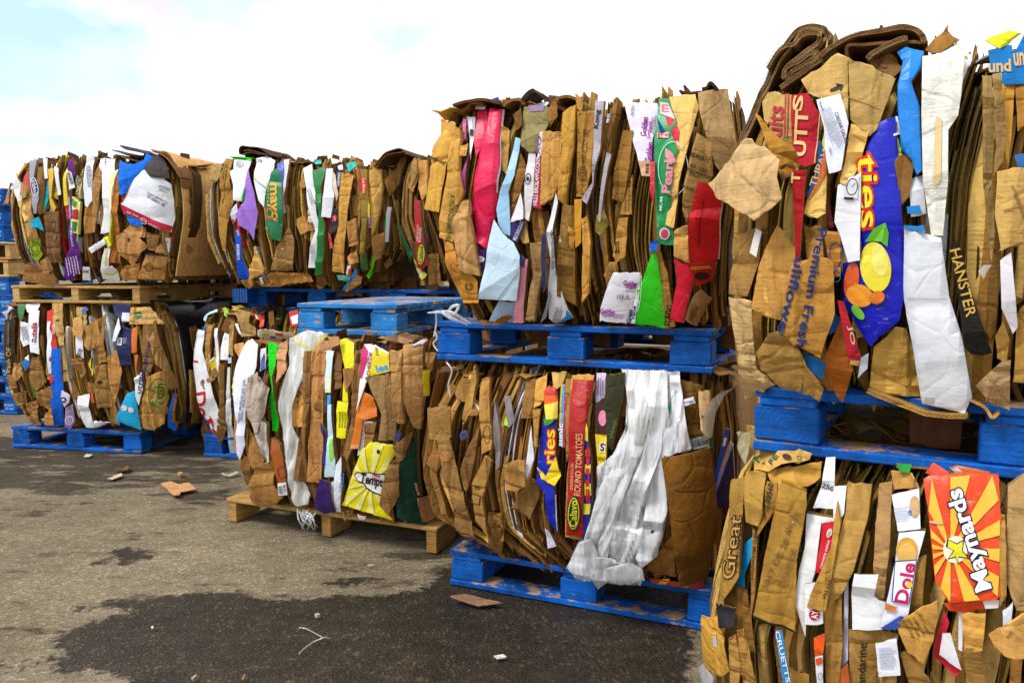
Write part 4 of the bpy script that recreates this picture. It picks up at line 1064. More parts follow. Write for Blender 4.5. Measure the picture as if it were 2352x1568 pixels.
D_D_UP = '''
Z5
ct;196,146,62;o=.02;165,260 262,290 240,420 200,562 190,600 156,820 64,800 100,602
>T;pede;150,510;-155;90;34;80,56,24
pc;236,186,20;;165,330 215,330 225,370 195,450
ct;200,148,70;o=.035;240,300 292,330 282,560 302,700 272,800 242,1000 160,970 200,622
>T;OPEN IMMEDIATELY;226,868;-84;310;30;70,90,34
>T;THIS;262,850;-84;150;30;70,90,34
lb;226,214,226;;320,250 372,250 346,510
>P;330,260 355,260 352,345 330,345;240,240,245
>R;345,340;36;20;-84;30,30,36
pc;148,54,136;;335,470 317,700 255,776 290,642
pc;200,60,140;;300,262 320,262 318,380 300,400
pc;212,172,80;o=.045;248,430 330,408 316,482 268,482
>P;275,450 312,444 308,474 280,476;225,130,40
ct;196,148,96;o=.05;290,760 342,750 352,900 402,1200 340,1190 280,1160 238,882
cf;176,118,46;o=.045;190,1000 242,1010 272,1100 382,1240 392,1362 300,1362 200,1122
>T;G;335,1265;-80;40;40;90,70,34
pc;228,220,228;;372,172 437,184 432,205 374,206
pc;222,22,70;o=.02;380,200 442,205 422,400 376,492 364,402
pc;230,22,80;o=.04,b=.028,c=.006;445,196 527,200 512,560 492,762 470,882 435,1036 360,1002 344,822 350,640 376,520 406,380
>P;527,200 532,200 516,560 497,700 492,700 512,540;225,220,230
pc;66,18,92;;365,1040 437,1040 422,1180 384,1192
>E;405,1100;26,18;0;235,235,240
>L;405,1100;0;40;26;4;60,16,90
pl;60,40,170;;478,150 520,135 512,175 485,178
lb;160,206,238;;610,370 642,382 612,600 572,700 582,900 582,960 540,952 510,882 500,802 520,702 562,602
lb;206,232,250;o=.05,c=.004;485,862 540,950 602,1000 642,1080 642,1180 622,1350 394,1336 430,1150 460,962
>P;640,1175 642,1180 520,1340 508,1338;150,180,205
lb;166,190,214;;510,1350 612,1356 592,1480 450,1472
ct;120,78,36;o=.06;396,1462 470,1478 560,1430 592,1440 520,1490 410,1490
pc;146,132,88;m=card;665,190 822,190 818,260 752,450 700,466 648,422 655,262
>P;690,180 790,180 780,215 700,220;140,110,150
ct;176,132,72;;525,290 567,330 562,500 545,592 520,562
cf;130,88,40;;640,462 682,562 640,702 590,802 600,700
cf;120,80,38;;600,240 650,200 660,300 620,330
pc;40,24,100;o=.04;640,780 662,860 662,902 620,1000 585,992 580,902
>T;MILK CHOCOLATE;628,930;-68;120;22;230,225,240
lb;230,226,232;;645,702 662,790 664,860 588,880
lb;226,220,222;;690,470 732,470 722,702 690,872 664,852 670,602
>O;690,620;20,34;4;30,30,34;5
>E;690,620;9,14;4;40,40,44
lb;232,226,232;;760,345 788,330 776,450 742,510
>T;XO;752,420;-84;110;22;130,60,150
pc;196,20,50;o=.035;745,480 766,480 760,652 770,800 720,792 732,562
>T;CAPPUCCINO;746,570;-86;160;24;240,225,230;.02
>T;HILLS BROS;738,710;-86;140;26;240,225,230;.02
ct;176,128,68;o=.045;780,330 892,340 872,640 830,742 764,772
>P;800,355 835,370 825,395 800,380;200,150,90
cf;188,138,58;;890,222 980,182 962,420 912,780 864,742 880,482
ct;184,132,56;o=.045;980,216 1092,220 1082,560 1022,730 970,726 980,452
>T;772-02009-002;1033,425;-86;200;30;74,50,20;.004
>O;1013,585;30,42;0;84,58,24;5
>O;1013,585;16,24;0;84,58,24;4
>R;1013,585;34;3;0;84,58,24
lb;176,166,172;m=card;1095,156 1147,155 1122,460 1087,590 1082,660 1042,772 1010,742 1076,642 1082,422
>T;Kong;1108,265;-84;110;34;34,28,32;.03
lb;236,236,240;o=.04;855,700 867,760 842,900 847,1150 932,1400 962,1450 850,1482 814,1452 810,1280 820,1100 802,962
>T;KEEP REFRIGERATED;838,1040;-88;236;18;30,34,70
>P;925,1400 964,1450 870,1478 920,1440;30,140,205
>L;872,1430;-75;110;50;5;90,90,100
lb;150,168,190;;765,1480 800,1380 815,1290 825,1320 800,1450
ct;168,122,54;;890,780 972,780 977,1372 860,1322 866,1002
>L;905,1170;8;110;70;6;70,50,24
lb;226,190,160;o=.05;870,965 908,970 900,1028 866,1022
>B;884,1005;0;30;26;60,50,40
>T;00;893,985;0;16;12;60,50,40
pc;204,142,14;;965,742 1007,740 1007,1000 970,1032
cf;176,122,48;;930,900 970,940 960,1040 935,1020
cf;184,134,64;;1000,860 1040,840 1060,1000 1055,1300 1010,1360 1020,1050
ct;164,116,52;;1205,560 1252,330 1312,330 1292,560 1252,752 1194,742
ct;176,128,62;o=.045;1262,690 1312,600 1312,832 1238,832
>L;1285,720;-86;190;34;3;90,64,30
ct;182,134,66;o=.045;1230,856 1287,850 1272,1080 1222,1116 1194,1082
>R;1213,1030;6;60;-4;50,34,16
>R;1228,1030;6;60;-4;50,34,16
>P;1204,1050 1220,1050 1211,1070;50,34,16
>P;1221,1050 1236,1050 1227,1070;50,34,16
>R;1222,998;36;5;0;50,34,16
cf;196,148,76;o=.05;1180,1122 1222,1116 1212,1170 1160,1230 1145,1192
lb;206,186,96;o=.045,c=.01;1140,802 1172,880 1122,960 1098,932 1110,840
lb;170,168,170;;1155,460 1180,470 1140,720 1120,880 1105,870 1130,640
pc;240,232,248;o=.05,c=.004;1265,162 1462,170 1472,220 1430,402 1422,606 1366,602 1340,482 1298,332
>T;Golden;1382,308;-82;112;34;152,24,150;.03
>T;Grahams;1412,325;-82;100;26;152,24,150;.02
>T;Golden;1412,462;-82;118;34;152,24,150;.03
>T;Grahams;1440,480;-82;100;22;152,24,150;.02
>T;DELICES;1432,298;-82;90;14;152,24,150
>T;choco-guimauve;1446,300;-82;120;12;40,30,40
>T;43755;1318,215;-80;60;18;60,50,90
>P;1350,514 1418,514 1420,604 1368,600;234,178,140
>B;1402,560;-86;60;20;60,50,40
pc;18,150,78;o=.055,c=.004;1470,140 1532,140 1582,290 1542,340 1592,450 1562,520 1542,740 1562,1016 1470,1010 1450,702 1445,402
>P;1478,160 1528,170 1570,265 1480,230;235,190,196
>T;E;1510,200;4;40;44;225,110,120
>R;1500,362;70;34;0;236,190,196
>T;E;1484,362;0;26;30;205,40,60
>T;MIL;1528,360;0;30;12;205,60,70
>O;1560,560;90,160;0;225,235,228;4
>P;1515,440 1560,470 1580,520 1545,540 1515,490;235,150,165
>T;Pearl;1528,610;-84;190;54;240,150,165;.03
>T;MUM;1488,770;-86;80;18;215,235,222
>E;1508,948;30,36;0;236,226,230
>E;1510,950;22,28;0;215,70,100
pc;216,28,56;;1505,240 1560,260 1592,330 1592,450 1562,400 1530,320
pl;30,80,170;;1460,250 1505,330 1482,346
pc;200,26,44;;1420,520 1448,515 1452,700 1440,780 1425,700
ct;206,162,96;o=.06;1530,130 1692,120 1712,200 1652,420 1592,640 1562,912 1460,882 1500,720 1572,470 1582,290
ct;192,148,88;o=.055;1700,350 1792,400 1792,600 1722,700 1640,882 1615,802 1622,652
>T;0590512;1722,496;20;120;26;70,50,28
>T;AA12253;1715,560;20;110;20;70,50,28
>T;PTION PROHYDRO;1715,590;20;150;18;70,50,28
>T;CRVH;1690,605;20;60;18;70,50,28
>T;WABR.E;1660,680;20;100;18;70,50,28
ct;222,176,120;o=.065;1706,110 1882,85 1942,430 1852,600 1810,540 1712,192
pc;208,22,34;o=.07,b=.004,c=.011;1700,640 1762,640 1842,750 1822,1100 1720,1142 1622,1130 1662,802
>P;1735,740 1742,740 1712,1030 1705,1030;150,15,25
pc;180,26,26;o=.072,c=.010;1640,1130 1822,1112 1782,1230 1690,1262
>L;1735,1150;-4;150;20;2;230,190,60
>E;1730,1200;46,24;0;50,20,20
pc;222,24,54;o=.07,b=.004,c=.009;1560,1100 1642,1130 1682,1210 1622,1480 1540,1452 1582,1220
ct;190,142,78;;1560,930 1642,900 1652,1122 1560,1082
cf;196,150,90;;1632,800 1665,790 1660,850 1635,850
pc;238,234,244;o=.055,c=.004;1200,1180 1362,1180 1352,1262 1302,1480 1115,1472 1120,1392 1170,1242
>T;Golden;1306,1245;6;84;30;152,24,150;.03
>T;Graham;1312,1262;6;70;20;152,24,150;.02
>T;TREAT;1312,1276;4;46;10;152,24,150
>T;Smores;1300,1290;4;50;12;50,40,60
>T;10JUL;1265,1330;0;76;36;120,90,100
>T;Golden;1168,1412;4;90;28;152,24,150;.03
>T;Grahams;1170,1432;4;80;20;152,24,150;.02
>T;TREATS;1238,1432;4;54;12;152,24,150
>T;DELICES;1236,1446;4;54;10;152,24,150
pl;20,90,200;;1412,1000 1458,982 1462,1040 1418,1060
pc;48,206,24;o=.06,c=.003;1440,1036 1462,1090 1490,1280 1512,1510 1300,1482 1342,1302 1382,1202
>P;1298,1482 1335,1310 1352,1320 1336,1420 1330,1484;238,240,240
>T;Value;1320,1420;-82;84;24;30,40,110;.03
>T;Great;1296,1440;-82;80;28;30,40,110;.03
>T;Organic Biolog;1352,1300;-86;210;18;236,244,236
>O;1352,1300;116,15;-86;236,244,236;3
ct;160,118,56;o=.055;1470,1040 1522,1180 1567,1500 1512,1508 1480,1252
>T;STAGG;1528,1438;-80;124;34;50,30,20;.02
ct;190,144,92;o=.075;1730,1280 1792,1330 1702,1500 1630,1462 1682,1320
>T;18814;1686,1422;-60;90;24;110,80,50
lb;244,160,178;o=.035;650,1100 687,1100 662,1480 600,1482 620,1332
ct;196,150,96;;700,1002 772,1002 762,1190 740,1462 680,1462 712,1202
lb;230,200,180;o=.04;720,1085 740,1082 742,1140 722,1140
pc;30,44,86;;775,950 800,950 800,1260 780,1300
lb;20,30,90;;655,1075 682,1100 672,1150 655,1140
rb;112,70,36;th=.008,d=.35,n=.06;240,182 320,158 400,146 470,154 520,168
rb;120,78,40;th=.008,d=.3,n=.05;292,216 330,190 350,168 420,170
rb;62,42,30;th=.014,d=.12,n=.05;655,152 690,110 722,90
rb;86,58,34;th=.008,d=.3,n=.03;775,122 810,150 850,200
rb;150,104,52;th=.008,d=.3,n=.03;866,170 870,140 930,128 990,150
rb;160,112,54;th=.008,d=.3,n=.04;540,186 590,150 640,146 668,176
rb;70,46,30;th=.007,d=.3,n=.03;1592,92 1640,106 1720,104 1790,92 1822,82
rb;80,52,32;th=.007,d=.3,n=.02;1620,66 1640,110 1700,112
rb;64,44,30;th=.008,d=.3,n=.04;1728,84 1760,74 1780,46 1820,84
cf;168,120,60;o=.04;975,110 1000,130 1025,170 1010,230 985,200
cf;160,110,48;o=.04;810,200 860,140 866,250 830,300
'''
D_D_LOW = '''
Z6
ct;174,126,66;o=.045;70,462 182,450 176,602 152,612 118,620 80,602
ct;180,130,72;o=.04;118,620 176,602 217,800 302,1090 264,1102 190,950 150,802
>E;160,690;26,28;0;176,124,68
cf;186,142,74;o=.035;232,540 302,250 307,330 282,462 250,530
ct;168,122,64;;330,322 372,310 377,660 330,682
>O;352,590;16,44;0;80,56,28;3
ct;174,128,66;o=.035;288,820 352,690 377,720 342,900 372,1080 300,1002
>T;005;316,840;190;32;20;50,34,18
>P;288,870 336,880 326,926 280,914;60,42,22
>P;290,874 332,882 323,922 284,912;174,128,66
cf;160,112,58;;285,400 325,440 310,495 275,495
>R;306,450;6;50;-30;225,220,215
ct;156,108,54;;390,980 430,960 440,1100 395,1105
>O;415,1052;18,26;0;60,40,20;4
cf;158,114,60;o=.05;435,742 480,716 546,710 552,830 502,862 450,852
cf;164,116,62;;220,800 270,640 320,560 300,700 262,860
>E;248,590;16,24;10;70,70,110
pl;176,226,70;;424,546 446,500 462,552
pl;150,142,150;m=film;400,420 430,560 425,740 405,760 400,620
pl;150,140,140;m=film;440,400 470,400 490,520 460,560
lb;232,232,240;;580,540 592,702 562,802 548,792
cf;190,140,66;;592,330 650,290 640,420 580,462
cf;184,134,62;;580,470 620,462 612,640 590,640
cf;200,160,96;;665,290 735,290 720,350 680,380
pc;18,36,170;o=.03;595,812 620,560 640,480 692,520 695,1060 650,992 640,870 590,812
>T;ries;662,645;-90;160;48;226,60,30;.07
>T;ries;662,645;-90;160;48;242,214,40;.01
pc;232,96,30;o=.045,b=.02;628,380 655,352 690,368 697,440 690,518 640,516 630,450
>P;632,445 696,430 692,516 640,514;238,216,70
>P;628,380 655,352 690,368 694,395 632,392;216,60,50
pl;60,140,50;;635,512 690,512 660,540 640,540
lb;232,200,40;o=.05;598,745 640,792 690,692 712,790 682,840 620,802
lb;226,220,240;;660,880 690,880 695,1060 660,1020 640,960
>E;664,984;18,20;0;30,90,190
lb;232,226,236;;635,1040 660,1060 690,1130 650,1140
pc;222,190,40;o=.035;715,350 747,350 737,650 705,642
>P;724,350 735,350 725,650 714,648;50,160,215
>P;735,350 747,350 737,650 726,650;190,30,80
>T;sunic;712,590;-88;110;22;230,240,245;.02
cf;176,128,66;;740,320 772,318 775,700 740,720
ct;170,126,64;;772,300 880,300 850,600 832,1092 738,1080 752,702
pc;176,24,26;o=.062,b=.008;772,322 872,326 832,560 822,1086 740,1072 752,702
>E;810,410;36,40;0;190,50,38
>E;812,490;32,38;0;188,46,36
>T;ROUND TOMATOES;802,730;-88;300;32;226,170,120
>T;GREENHOUSE;768,790;-88;130;14;226,170,120
>E;780,965;86,34;-88;20,40,16
>E;780,965;78,28;-88;208,196,50
>E;780,965;72,23;-88;20,60,24
>T;Calavo;780,965;-88;126;34;222,206,40;.02
pc;24,44,150;o=.05;835,512 862,700 867,900 842,1092 820,1090 832,832
>P;840,520 850,560 850,620 834,610;232,210,50
>P;836,660 858,660 860,690 834,690;232,210,50
>P;834,730 862,730 862,770 834,770;232,210,50
>P;832,820 864,820 864,880 830,880;232,210,50
>P;826,920 860,920 855,970 826,970;232,210,50
>T;sue;848,780;-90;260;18;205,40,40;.03
lb;200,176,204;o=.02;890,290 937,290 937,432 884,432
>O;918,405;10,12;0;60,60,70;2
>L;910,350;-88;90;30;3;110,100,120
pc;66,42,34;m=card;885,436 942,400 937,582 880,582
>E;918,508;20,38;0;226,130,160
pc;222,190,28;;880,586 937,586 932,736 890,742
>R;914,650;30;50;2;230,230,230
>T;S;914,650;184;20;36;40,30,34;.03
>T;12905;912,705;182;46;18;60,44,20
pc;52,54,28;m=card;935,302 1022,290 1017,420 962,662 940,642
>T;deep;972,560;-76;90;26;90,110,50
cf;190,146,82;o=.03;945,386 992,402 962,562 935,642
ct;160,114,40;o=.02;1290,322 1402,350 1442,602 1330,602 1302,462
>T;NET;1384,556;176;26;14;60,40,18
>T;frequenc;1370,590;172;70;16;60,40,18
lb;230,230,240;;1295,420 1357,404 1367,435 1300,453
>T;4 81066;1332,428;-12;46;10;80,80,110
cf;196,158,116;;1375,376 1432,380 1432,602 1390,562
>T;A;1400,500;84;14;16;50,40,30
lb;234,234,236;o=.035;1338,612 1422,584 1437,640 1354,662
>B;1386,620;-16;80;44;30,30,34
pc;22,100,70;;1430,500 1446,495 1446,650 1432,660
pw;250,250,250;o=.04,p=.016,c=.012;1005,272 1290,282 1312,480 1347,662 1200,692 1232,952 1182,1172 1102,1232 1112,1302 940,1296 905,1322 880,1282 800,1282 748,1222 800,1102 850,1082 882,902 890,742 970,682 1032,542 1040,402
>P;1272,374 1292,384 1236,490 1222,486;50,190,140
>P;1228,600 1240,580 1260,585 1245,620 1230,620;120,190,160
pw;252,252,252;o=.062,p=.012,c=.010;1040,275 1110,275 1120,470 1085,640 1000,820 930,1000 880,1180 830,1240 800,1180 860,1000 900,850 960,720 1040,560
pw;246,248,250;o=.058,p=.014,c=.012;1140,278 1230,280 1250,520 1200,680 1140,860 1080,1040 1040,1230 960,1260 985,1080 1040,880 1110,700 1150,520
pw;252,252,250;o=.068,p=.010,c=.010;1080,276 1140,276 1150,480 1110,660 1030,860 970,1040 930,1240 880,1260 905,1080 960,900 1040,720 1085,540
pw;248,248,252;o=.064,p=.012,c=.010;1240,300 1290,300 1320,520 1345,655 1290,672 1215,690 1180,800 1130,780 1200,640 1250,480
pw;250,250,252;o=.066,p=.010,c=.012;1150,760 1215,700 1232,950 1180,1168 1110,1230 1080,1180 1120,1000
pw;236,236,238;o=.09,p=.012,c=.014;800,1110 860,1090 900,1180 1010,1220 1100,1260 1108,1302 940,1300 905,1322 870,1285 800,1282 748,1222
pw;238,238,238;o=.1,p=.006;930,1230 1050,1200 1110,1240 1120,1290 1010,1312 940,1290
pl;26,24,26;m=shiny;1128,1060 1170,1040 1225,930 1232,950 1180,1050 1140,1072
cf;140,92,40;o=.03;1120,1242 1252,1070 1272,1272 1180,1262
ct;142,92,22;o=.085,c=.003,t=.008;1200,702 1436,650 1482,1000 1422,1282 1290,1322 1242,982
>R;1330,830;60;3;-60;160,110,40
pc;20,76,196;;1512,556 1532,560 1462,852 1445,846
>P;1505,600 1518,602 1510,640 1498,636;232,234,240
lb;196,188,230;;1530,622 1547,642 1447,932 1430,916
pc;18,22,92;;1545,642 1562,902 1490,942 1450,922
pw;200,184,160;o=.09;1490,382 1560,360 1502,402 1462,482 1442,602 1400,622 1402,502 1440,422
pc;222,72,20;o=.04;1140,1282 1402,1292 1402,1332 1272,1322 1150,1306
>P;1200,1290 1240,1290 1220,1312 1180,1310;240,170,50
>P;1300,1294 1340,1294 1330,1326 1290,1322;240,170,50
cf;186,140,80;o=.07;1405,1000 1480,945 1490,970 1420,1020
'''
D_E_UP = '''
Z7
rb;124,94,58;th=.008,d=.42,n=-.03;226,830 262,720 310,610 345,520 385,430 420,345 462,262 520,180 600,92 690,84 745,100 768,140 752,185 700,240 620,295 560,340 505,400
rb;112,84,50;th=.006,d=.38,n=-.02;236,850 275,740 322,640 360,540 402,450 440,370 480,286 540,210 604,112 690,102 730,116 748,142 735,178 690,228
rb;140,106,64;th=.008,d=.4,n=-.01;400,330 450,250 520,196 560,192 600,140 690,120 716,138 700,180 640,230 560,290 510,340 500,400
rb;128,96,56;th=.008,d=.3,n=.0;520,330 580,300 650,250 700,240 690,270 620,310 560,350 508,396
rb;120,90,54;th=.009,d=.4,n=.01;482,452 560,390 650,330 740,275 820,235
rb;130,96,56;th=.008,d=.55,n=.03,dr=.02;720,262 800,200 920,138 1060,112 1180,96 1270,94 1320,130 1342,184
rb;120,86,48;th=.006,d=.5,n=.02;876,258 890,200 1000,188 1150,176 1330,182
rb;140,106,62;th=.009,d=.2,n=.06;1000,280 1040,240 1130,190 1240,148
ct;214,172,104;o=.04,c=.004;600,400 822,255 882,270 887,652 850,722 802,540 700,502 640,472
>P;772,455 816,437 810,420 856,432 838,470 830,452 776,472;40,36,34
>T;THIS;845,560;80;130;26;40,36,40
ct;212,170,102;o=.05,c=.004;885,266 960,300 1166,395 1120,520 1052,700 1010,742 900,642
>P;888,505 1085,575 1084,580 888,512;170,126,70
ct;206,164,96;o=.06;900,662 1007,710 962,850 890,1042 834,1012 872,852
lb;226,228,240;o=.07,c=.003;695,522 836,484 862,560 887,662 852,882 842,940 770,962 750,862 740,682
>T;CAESAR SALAD;846,690;71;196;22;50,50,60
>T;WAL-MART;726,560;71;64;14;60,60,70
>T;10011;780,830;75;44;14;60,60,70
>L;790,690;71;260;70;8;150,155,170
ct;206,166,96;o=.03;370,480 520,486 592,490 660,560 640,860 600,930 560,880 540,780 470,762 380,640
>T;uits;450,650;-86;180;84;172,30,42;.02
>R;506,610;260;6;-88;180,36,46
>R;522,612;260;6;-88;180,36,46
pc;186,30,44;o=.058,m=card;545,492 640,480 717,610 692,902 622,922 560,880 545,780 540,600
>T;S;585,540;-82;80;56;222,182,118;.03
>T;UTT;600,720;-86;270;72;222,182,118;.03
>R;706,700;400;6;-84;222,190,130
cf;156,108,36;o=.06;335,590 402,680 482,760 552,790 587,860 562,962 490,1002 450,902
cf;110,76,30;o=.065;480,930 550,890 570,950 500,995
ct;208,166,96;o=.05;735,640 760,700 752,960 640,1112 622,1200 700,1230 750,1200 760,900
>P;712,760 728,780 745,900 700,1010 640,1110 632,1090 690,980;26,82,140
>T;TUPAV;712,930;-70;230;40;216,176,100;.02
>P;745,820 756,840 755,960 700,1060 650,1120 645,1112 700,1030;200,96,34
cf;222,180,130;o=.1,c=.006;240,770 302,760 382,800 476,882 462,982 492,1110 420,1182 332,1242 100,1102 50,1022 172,892
>P;250,960 380,1080 376,1086 246,966;190,146,96
pc;176,24,28;o=.058,m=card;545,942 637,940 602,1452 577,1522 560,1102
>T;T;575,990;-86;60;50;222,182,118;.03
pc;150,24,30;;740,980 760,1050 800,1280 775,1290
lb;236,236,240;o=.06;822,1032 960,952 952,1480 882,1492 832,1322 802,1252
>P;880,985 950,970 940,1110 862,1115;220,220,226
>O;908,1040;34,52;8;50,50,56;5
>R;888,1110;56;14;2;24,24,28
>R;915,1030;30;4;-50;60,60,66
pc;10,20,180;o=.045,c=.004,b=.008;1000,790 1062,660 1166,620 1176,760 1202,1150 1226,1560 1224,1669 1190,1840 1019,1993 952,1898 857,1726 847,1498 960,1480 962,962
>T;ties;1004,1068;88;430;112;215,44,26;.075
>T;ties;1004,1068;88;430;112;246,222,44;.012
>P;985,1370 1040,1290 1110,1255 1128,1320 1120,1400 1080,1370 1040,1365;90,180,40
>P;1040,1365 1085,1300 1110,1262 1090,1370;130,210,60
>E;905,1600;45,110;8;222,92,36
>E;955,1690;82,66;20;240,150,36
>E;1050,1520;92,150;-8;238,220,60
>E;1075,1480;50,95;-8;244,232,110
>E;945,1790;52,26;48;110,190,50
>E;1060,1700;46,38;-20;226,120,30
lb;224,226,230;;1145,630 1180,620 1200,730 1160,745
>B;1170,680;74;90;24;60,60,70
pc;200,220,50;o=.04;1160,770 1180,740 1205,850 1160,862
>T;0000;1185,835;-6;50;20;60,80,20
cf;150,106,56;;1000,290 1130,250 1212,330 1150,392 1060,342
>E;1090,310;30,18;30;110,72,36
ct;150,104,50;;1160,870 1240,840 1280,900 1250,1100 1200,1150
pl;22,132,222;m=print,o=.05,b=.02;1175,232 1230,206 1336,226 1326,330 1262,420 1312,560 1326,940 1290,976 1264,880 1200,812 1180,562 1182,442 1212,292
lb;226,228,236;;1250,1000 1330,970 1350,1200 1260,1220
pc;30,136,215;;1235,1160 1310,1150 1325,1200 1240,1202
pc;238,234,220;o=.05,c=.005,m=card;1330,270 1440,250 1472,232 1562,180 1582,252 1562,480 1542,612 1482,702 1482,1002 1452,1332 1380,1332 1332,1002 1322,602
>P;1410,620 1445,640 1440,1000 1400,1050 1400,800;226,196,140
cf;134,94,40;o=.03;1345,232 1402,150 1470,100 1512,142 1552,162 1440,242
ct;188,150,92;o=.05;1688,382 1742,378 1762,700 1742,980 1762,1302 1742,1502 1690,1002
ct;180,142,84;o=.055;1745,378 1792,380 1832,700 1812,882 1752,982 1770,800
pc;18,112,178;o=.04,m=card;1720,222 1862,190 1872,250 1936,130 2000,140 2000,425 1800,432 1742,352
>T;pun;1790,318;178;130;70;206,170,110;.03
>T;un;1905,280;175;60;70;206,170,110;.03
pl;212,222,40;;1702,162 1850,100 1922,120 1790,212
>P;1790,205 1900,118 1922,122 1800,212;150,150,30
ct;196,144,60;o=.03;1802,432 1882,420 1862,700 1840,932 1815,800
ct;180,126,48;o=.03;1880,420 2000,420 2000,640 1900,700
pc;24,100,160;;1878,850 2000,840 2000,940 1900,930
cf;196,156,92;o=.07;1780,952 1872,925 2010,960 2010,1330 1802,1422 1760,1202
>P;1855,1040 1870,1030 1965,1250 1950,1260;160,118,64
>P;1810,1180 2000,1140 2000,1150 1810,1190;160,118,64
Z8
ct;172,126,66;o=.03;200,82 382,0 362,202 292,450 180,432
lb;230,226,220;o=.06;350,20 387,42 352,202 310,172
ct;176,128,66;o=.06;370,252 482,0 602,150 592,252 512,592 410,572 325,522
cf;218,178,126;o=.05,c=.004;180,452 322,482 332,702 352,902 472,1002 280,1096 240,802
cf;166,124,62;o=.08;350,800 430,682 492,662 642,830 662,882 632,1052 470,992 380,912
cf;160,120,62;o=.085;655,880 772,1032 740,1116 640,1062
ct;200,142,62;o=.075,c=.003;562,270 702,202 832,222 842,560 752,832 500,692
>T;Premium Fresh;702,395;100;752;60;30,50,110;.022
>T;uliflower;566,470;104;540;62;30,50,110;.022
ct;196,138,60;o=.04;650,0 760,0 782,210 700,230 670,200
cf;196,130,50;;770,30 880,40 880,320 830,330 800,200
>O;850,190;44,80;0;30,80,140;7
>O;855,320;30,40;0;30,80,140;7
pc;24,96,160;m=card;640,800 790,862 772,962 672,902
pc;24,96,160;m=card;830,562 872,582 852,662 805,692
ct;168,92,22;o=.05;770,850 842,690 882,590 952,802 962,902 895,1112 802,1002
pc;196,34,54;o=.06,m=card;860,472 902,480 1007,820 997,882 940,872 892,642
>T;JO;950,690;80;120;34;230,190,150
>P;940,872 997,882 1004,850 945,845;206,160,100
lb;200,210,226;;1010,830 1060,800 1050,900 990,960
ct;174,134,66;o=.03;1090,762 1232,650 1292,650 1342,800 1386,1082 1200,1062 1060,1022
pc;236,238,244;o=.055,c=.004,b=.02;1280,20 1402,50 1512,80 1562,450 1642,700 1707,1082 1660,1182 1390,1122 1332,762 1272,452
>P;1300,455 1552,462 1552,470 1300,463;196,200,210
pc;30,136,215;;1278,0 1400,0 1420,60 1400,50 1278,22
pc;30,28,24;o=.04,m=card;1590,60 1642,180 1702,420 1832,802 1702,812 1660,762 1632,562 1602,302
>T;HANSTER;1650,360;76;430;66;206,164,70;.012
lb;228,222,226;;1882,222 1952,170 1992,642 1962,682 1890,522
ct;176,132,62;o=.06;1990,562 2060,480 2060,982 1970,982
cf;226,184,136;o=.06;1730,1012 1902,850 1947,850 1942,1162 1840,1132
>L;1860,1050;-75;140;120;5;180,130,80
cf;160,118,56;o=.05;1850,700 1900,600 1940,720 1920,850 1870,830
cf;196,152,92;;1880,160 1940,0 2032,0 2032,120
pw;226,220,214;;1745,290 1780,250 1830,250 1800,290 1780,340
rb;176,132,62;th=.008,d=.2,n=.07;1050,1036 1150,1080 1300,1140 1420,1180 1560,1196 1680,1196
rb;160,118,56;th=.006,d=.2,n=.06;1700,1096 1780,1150 1830,1210 1880,1180
'''
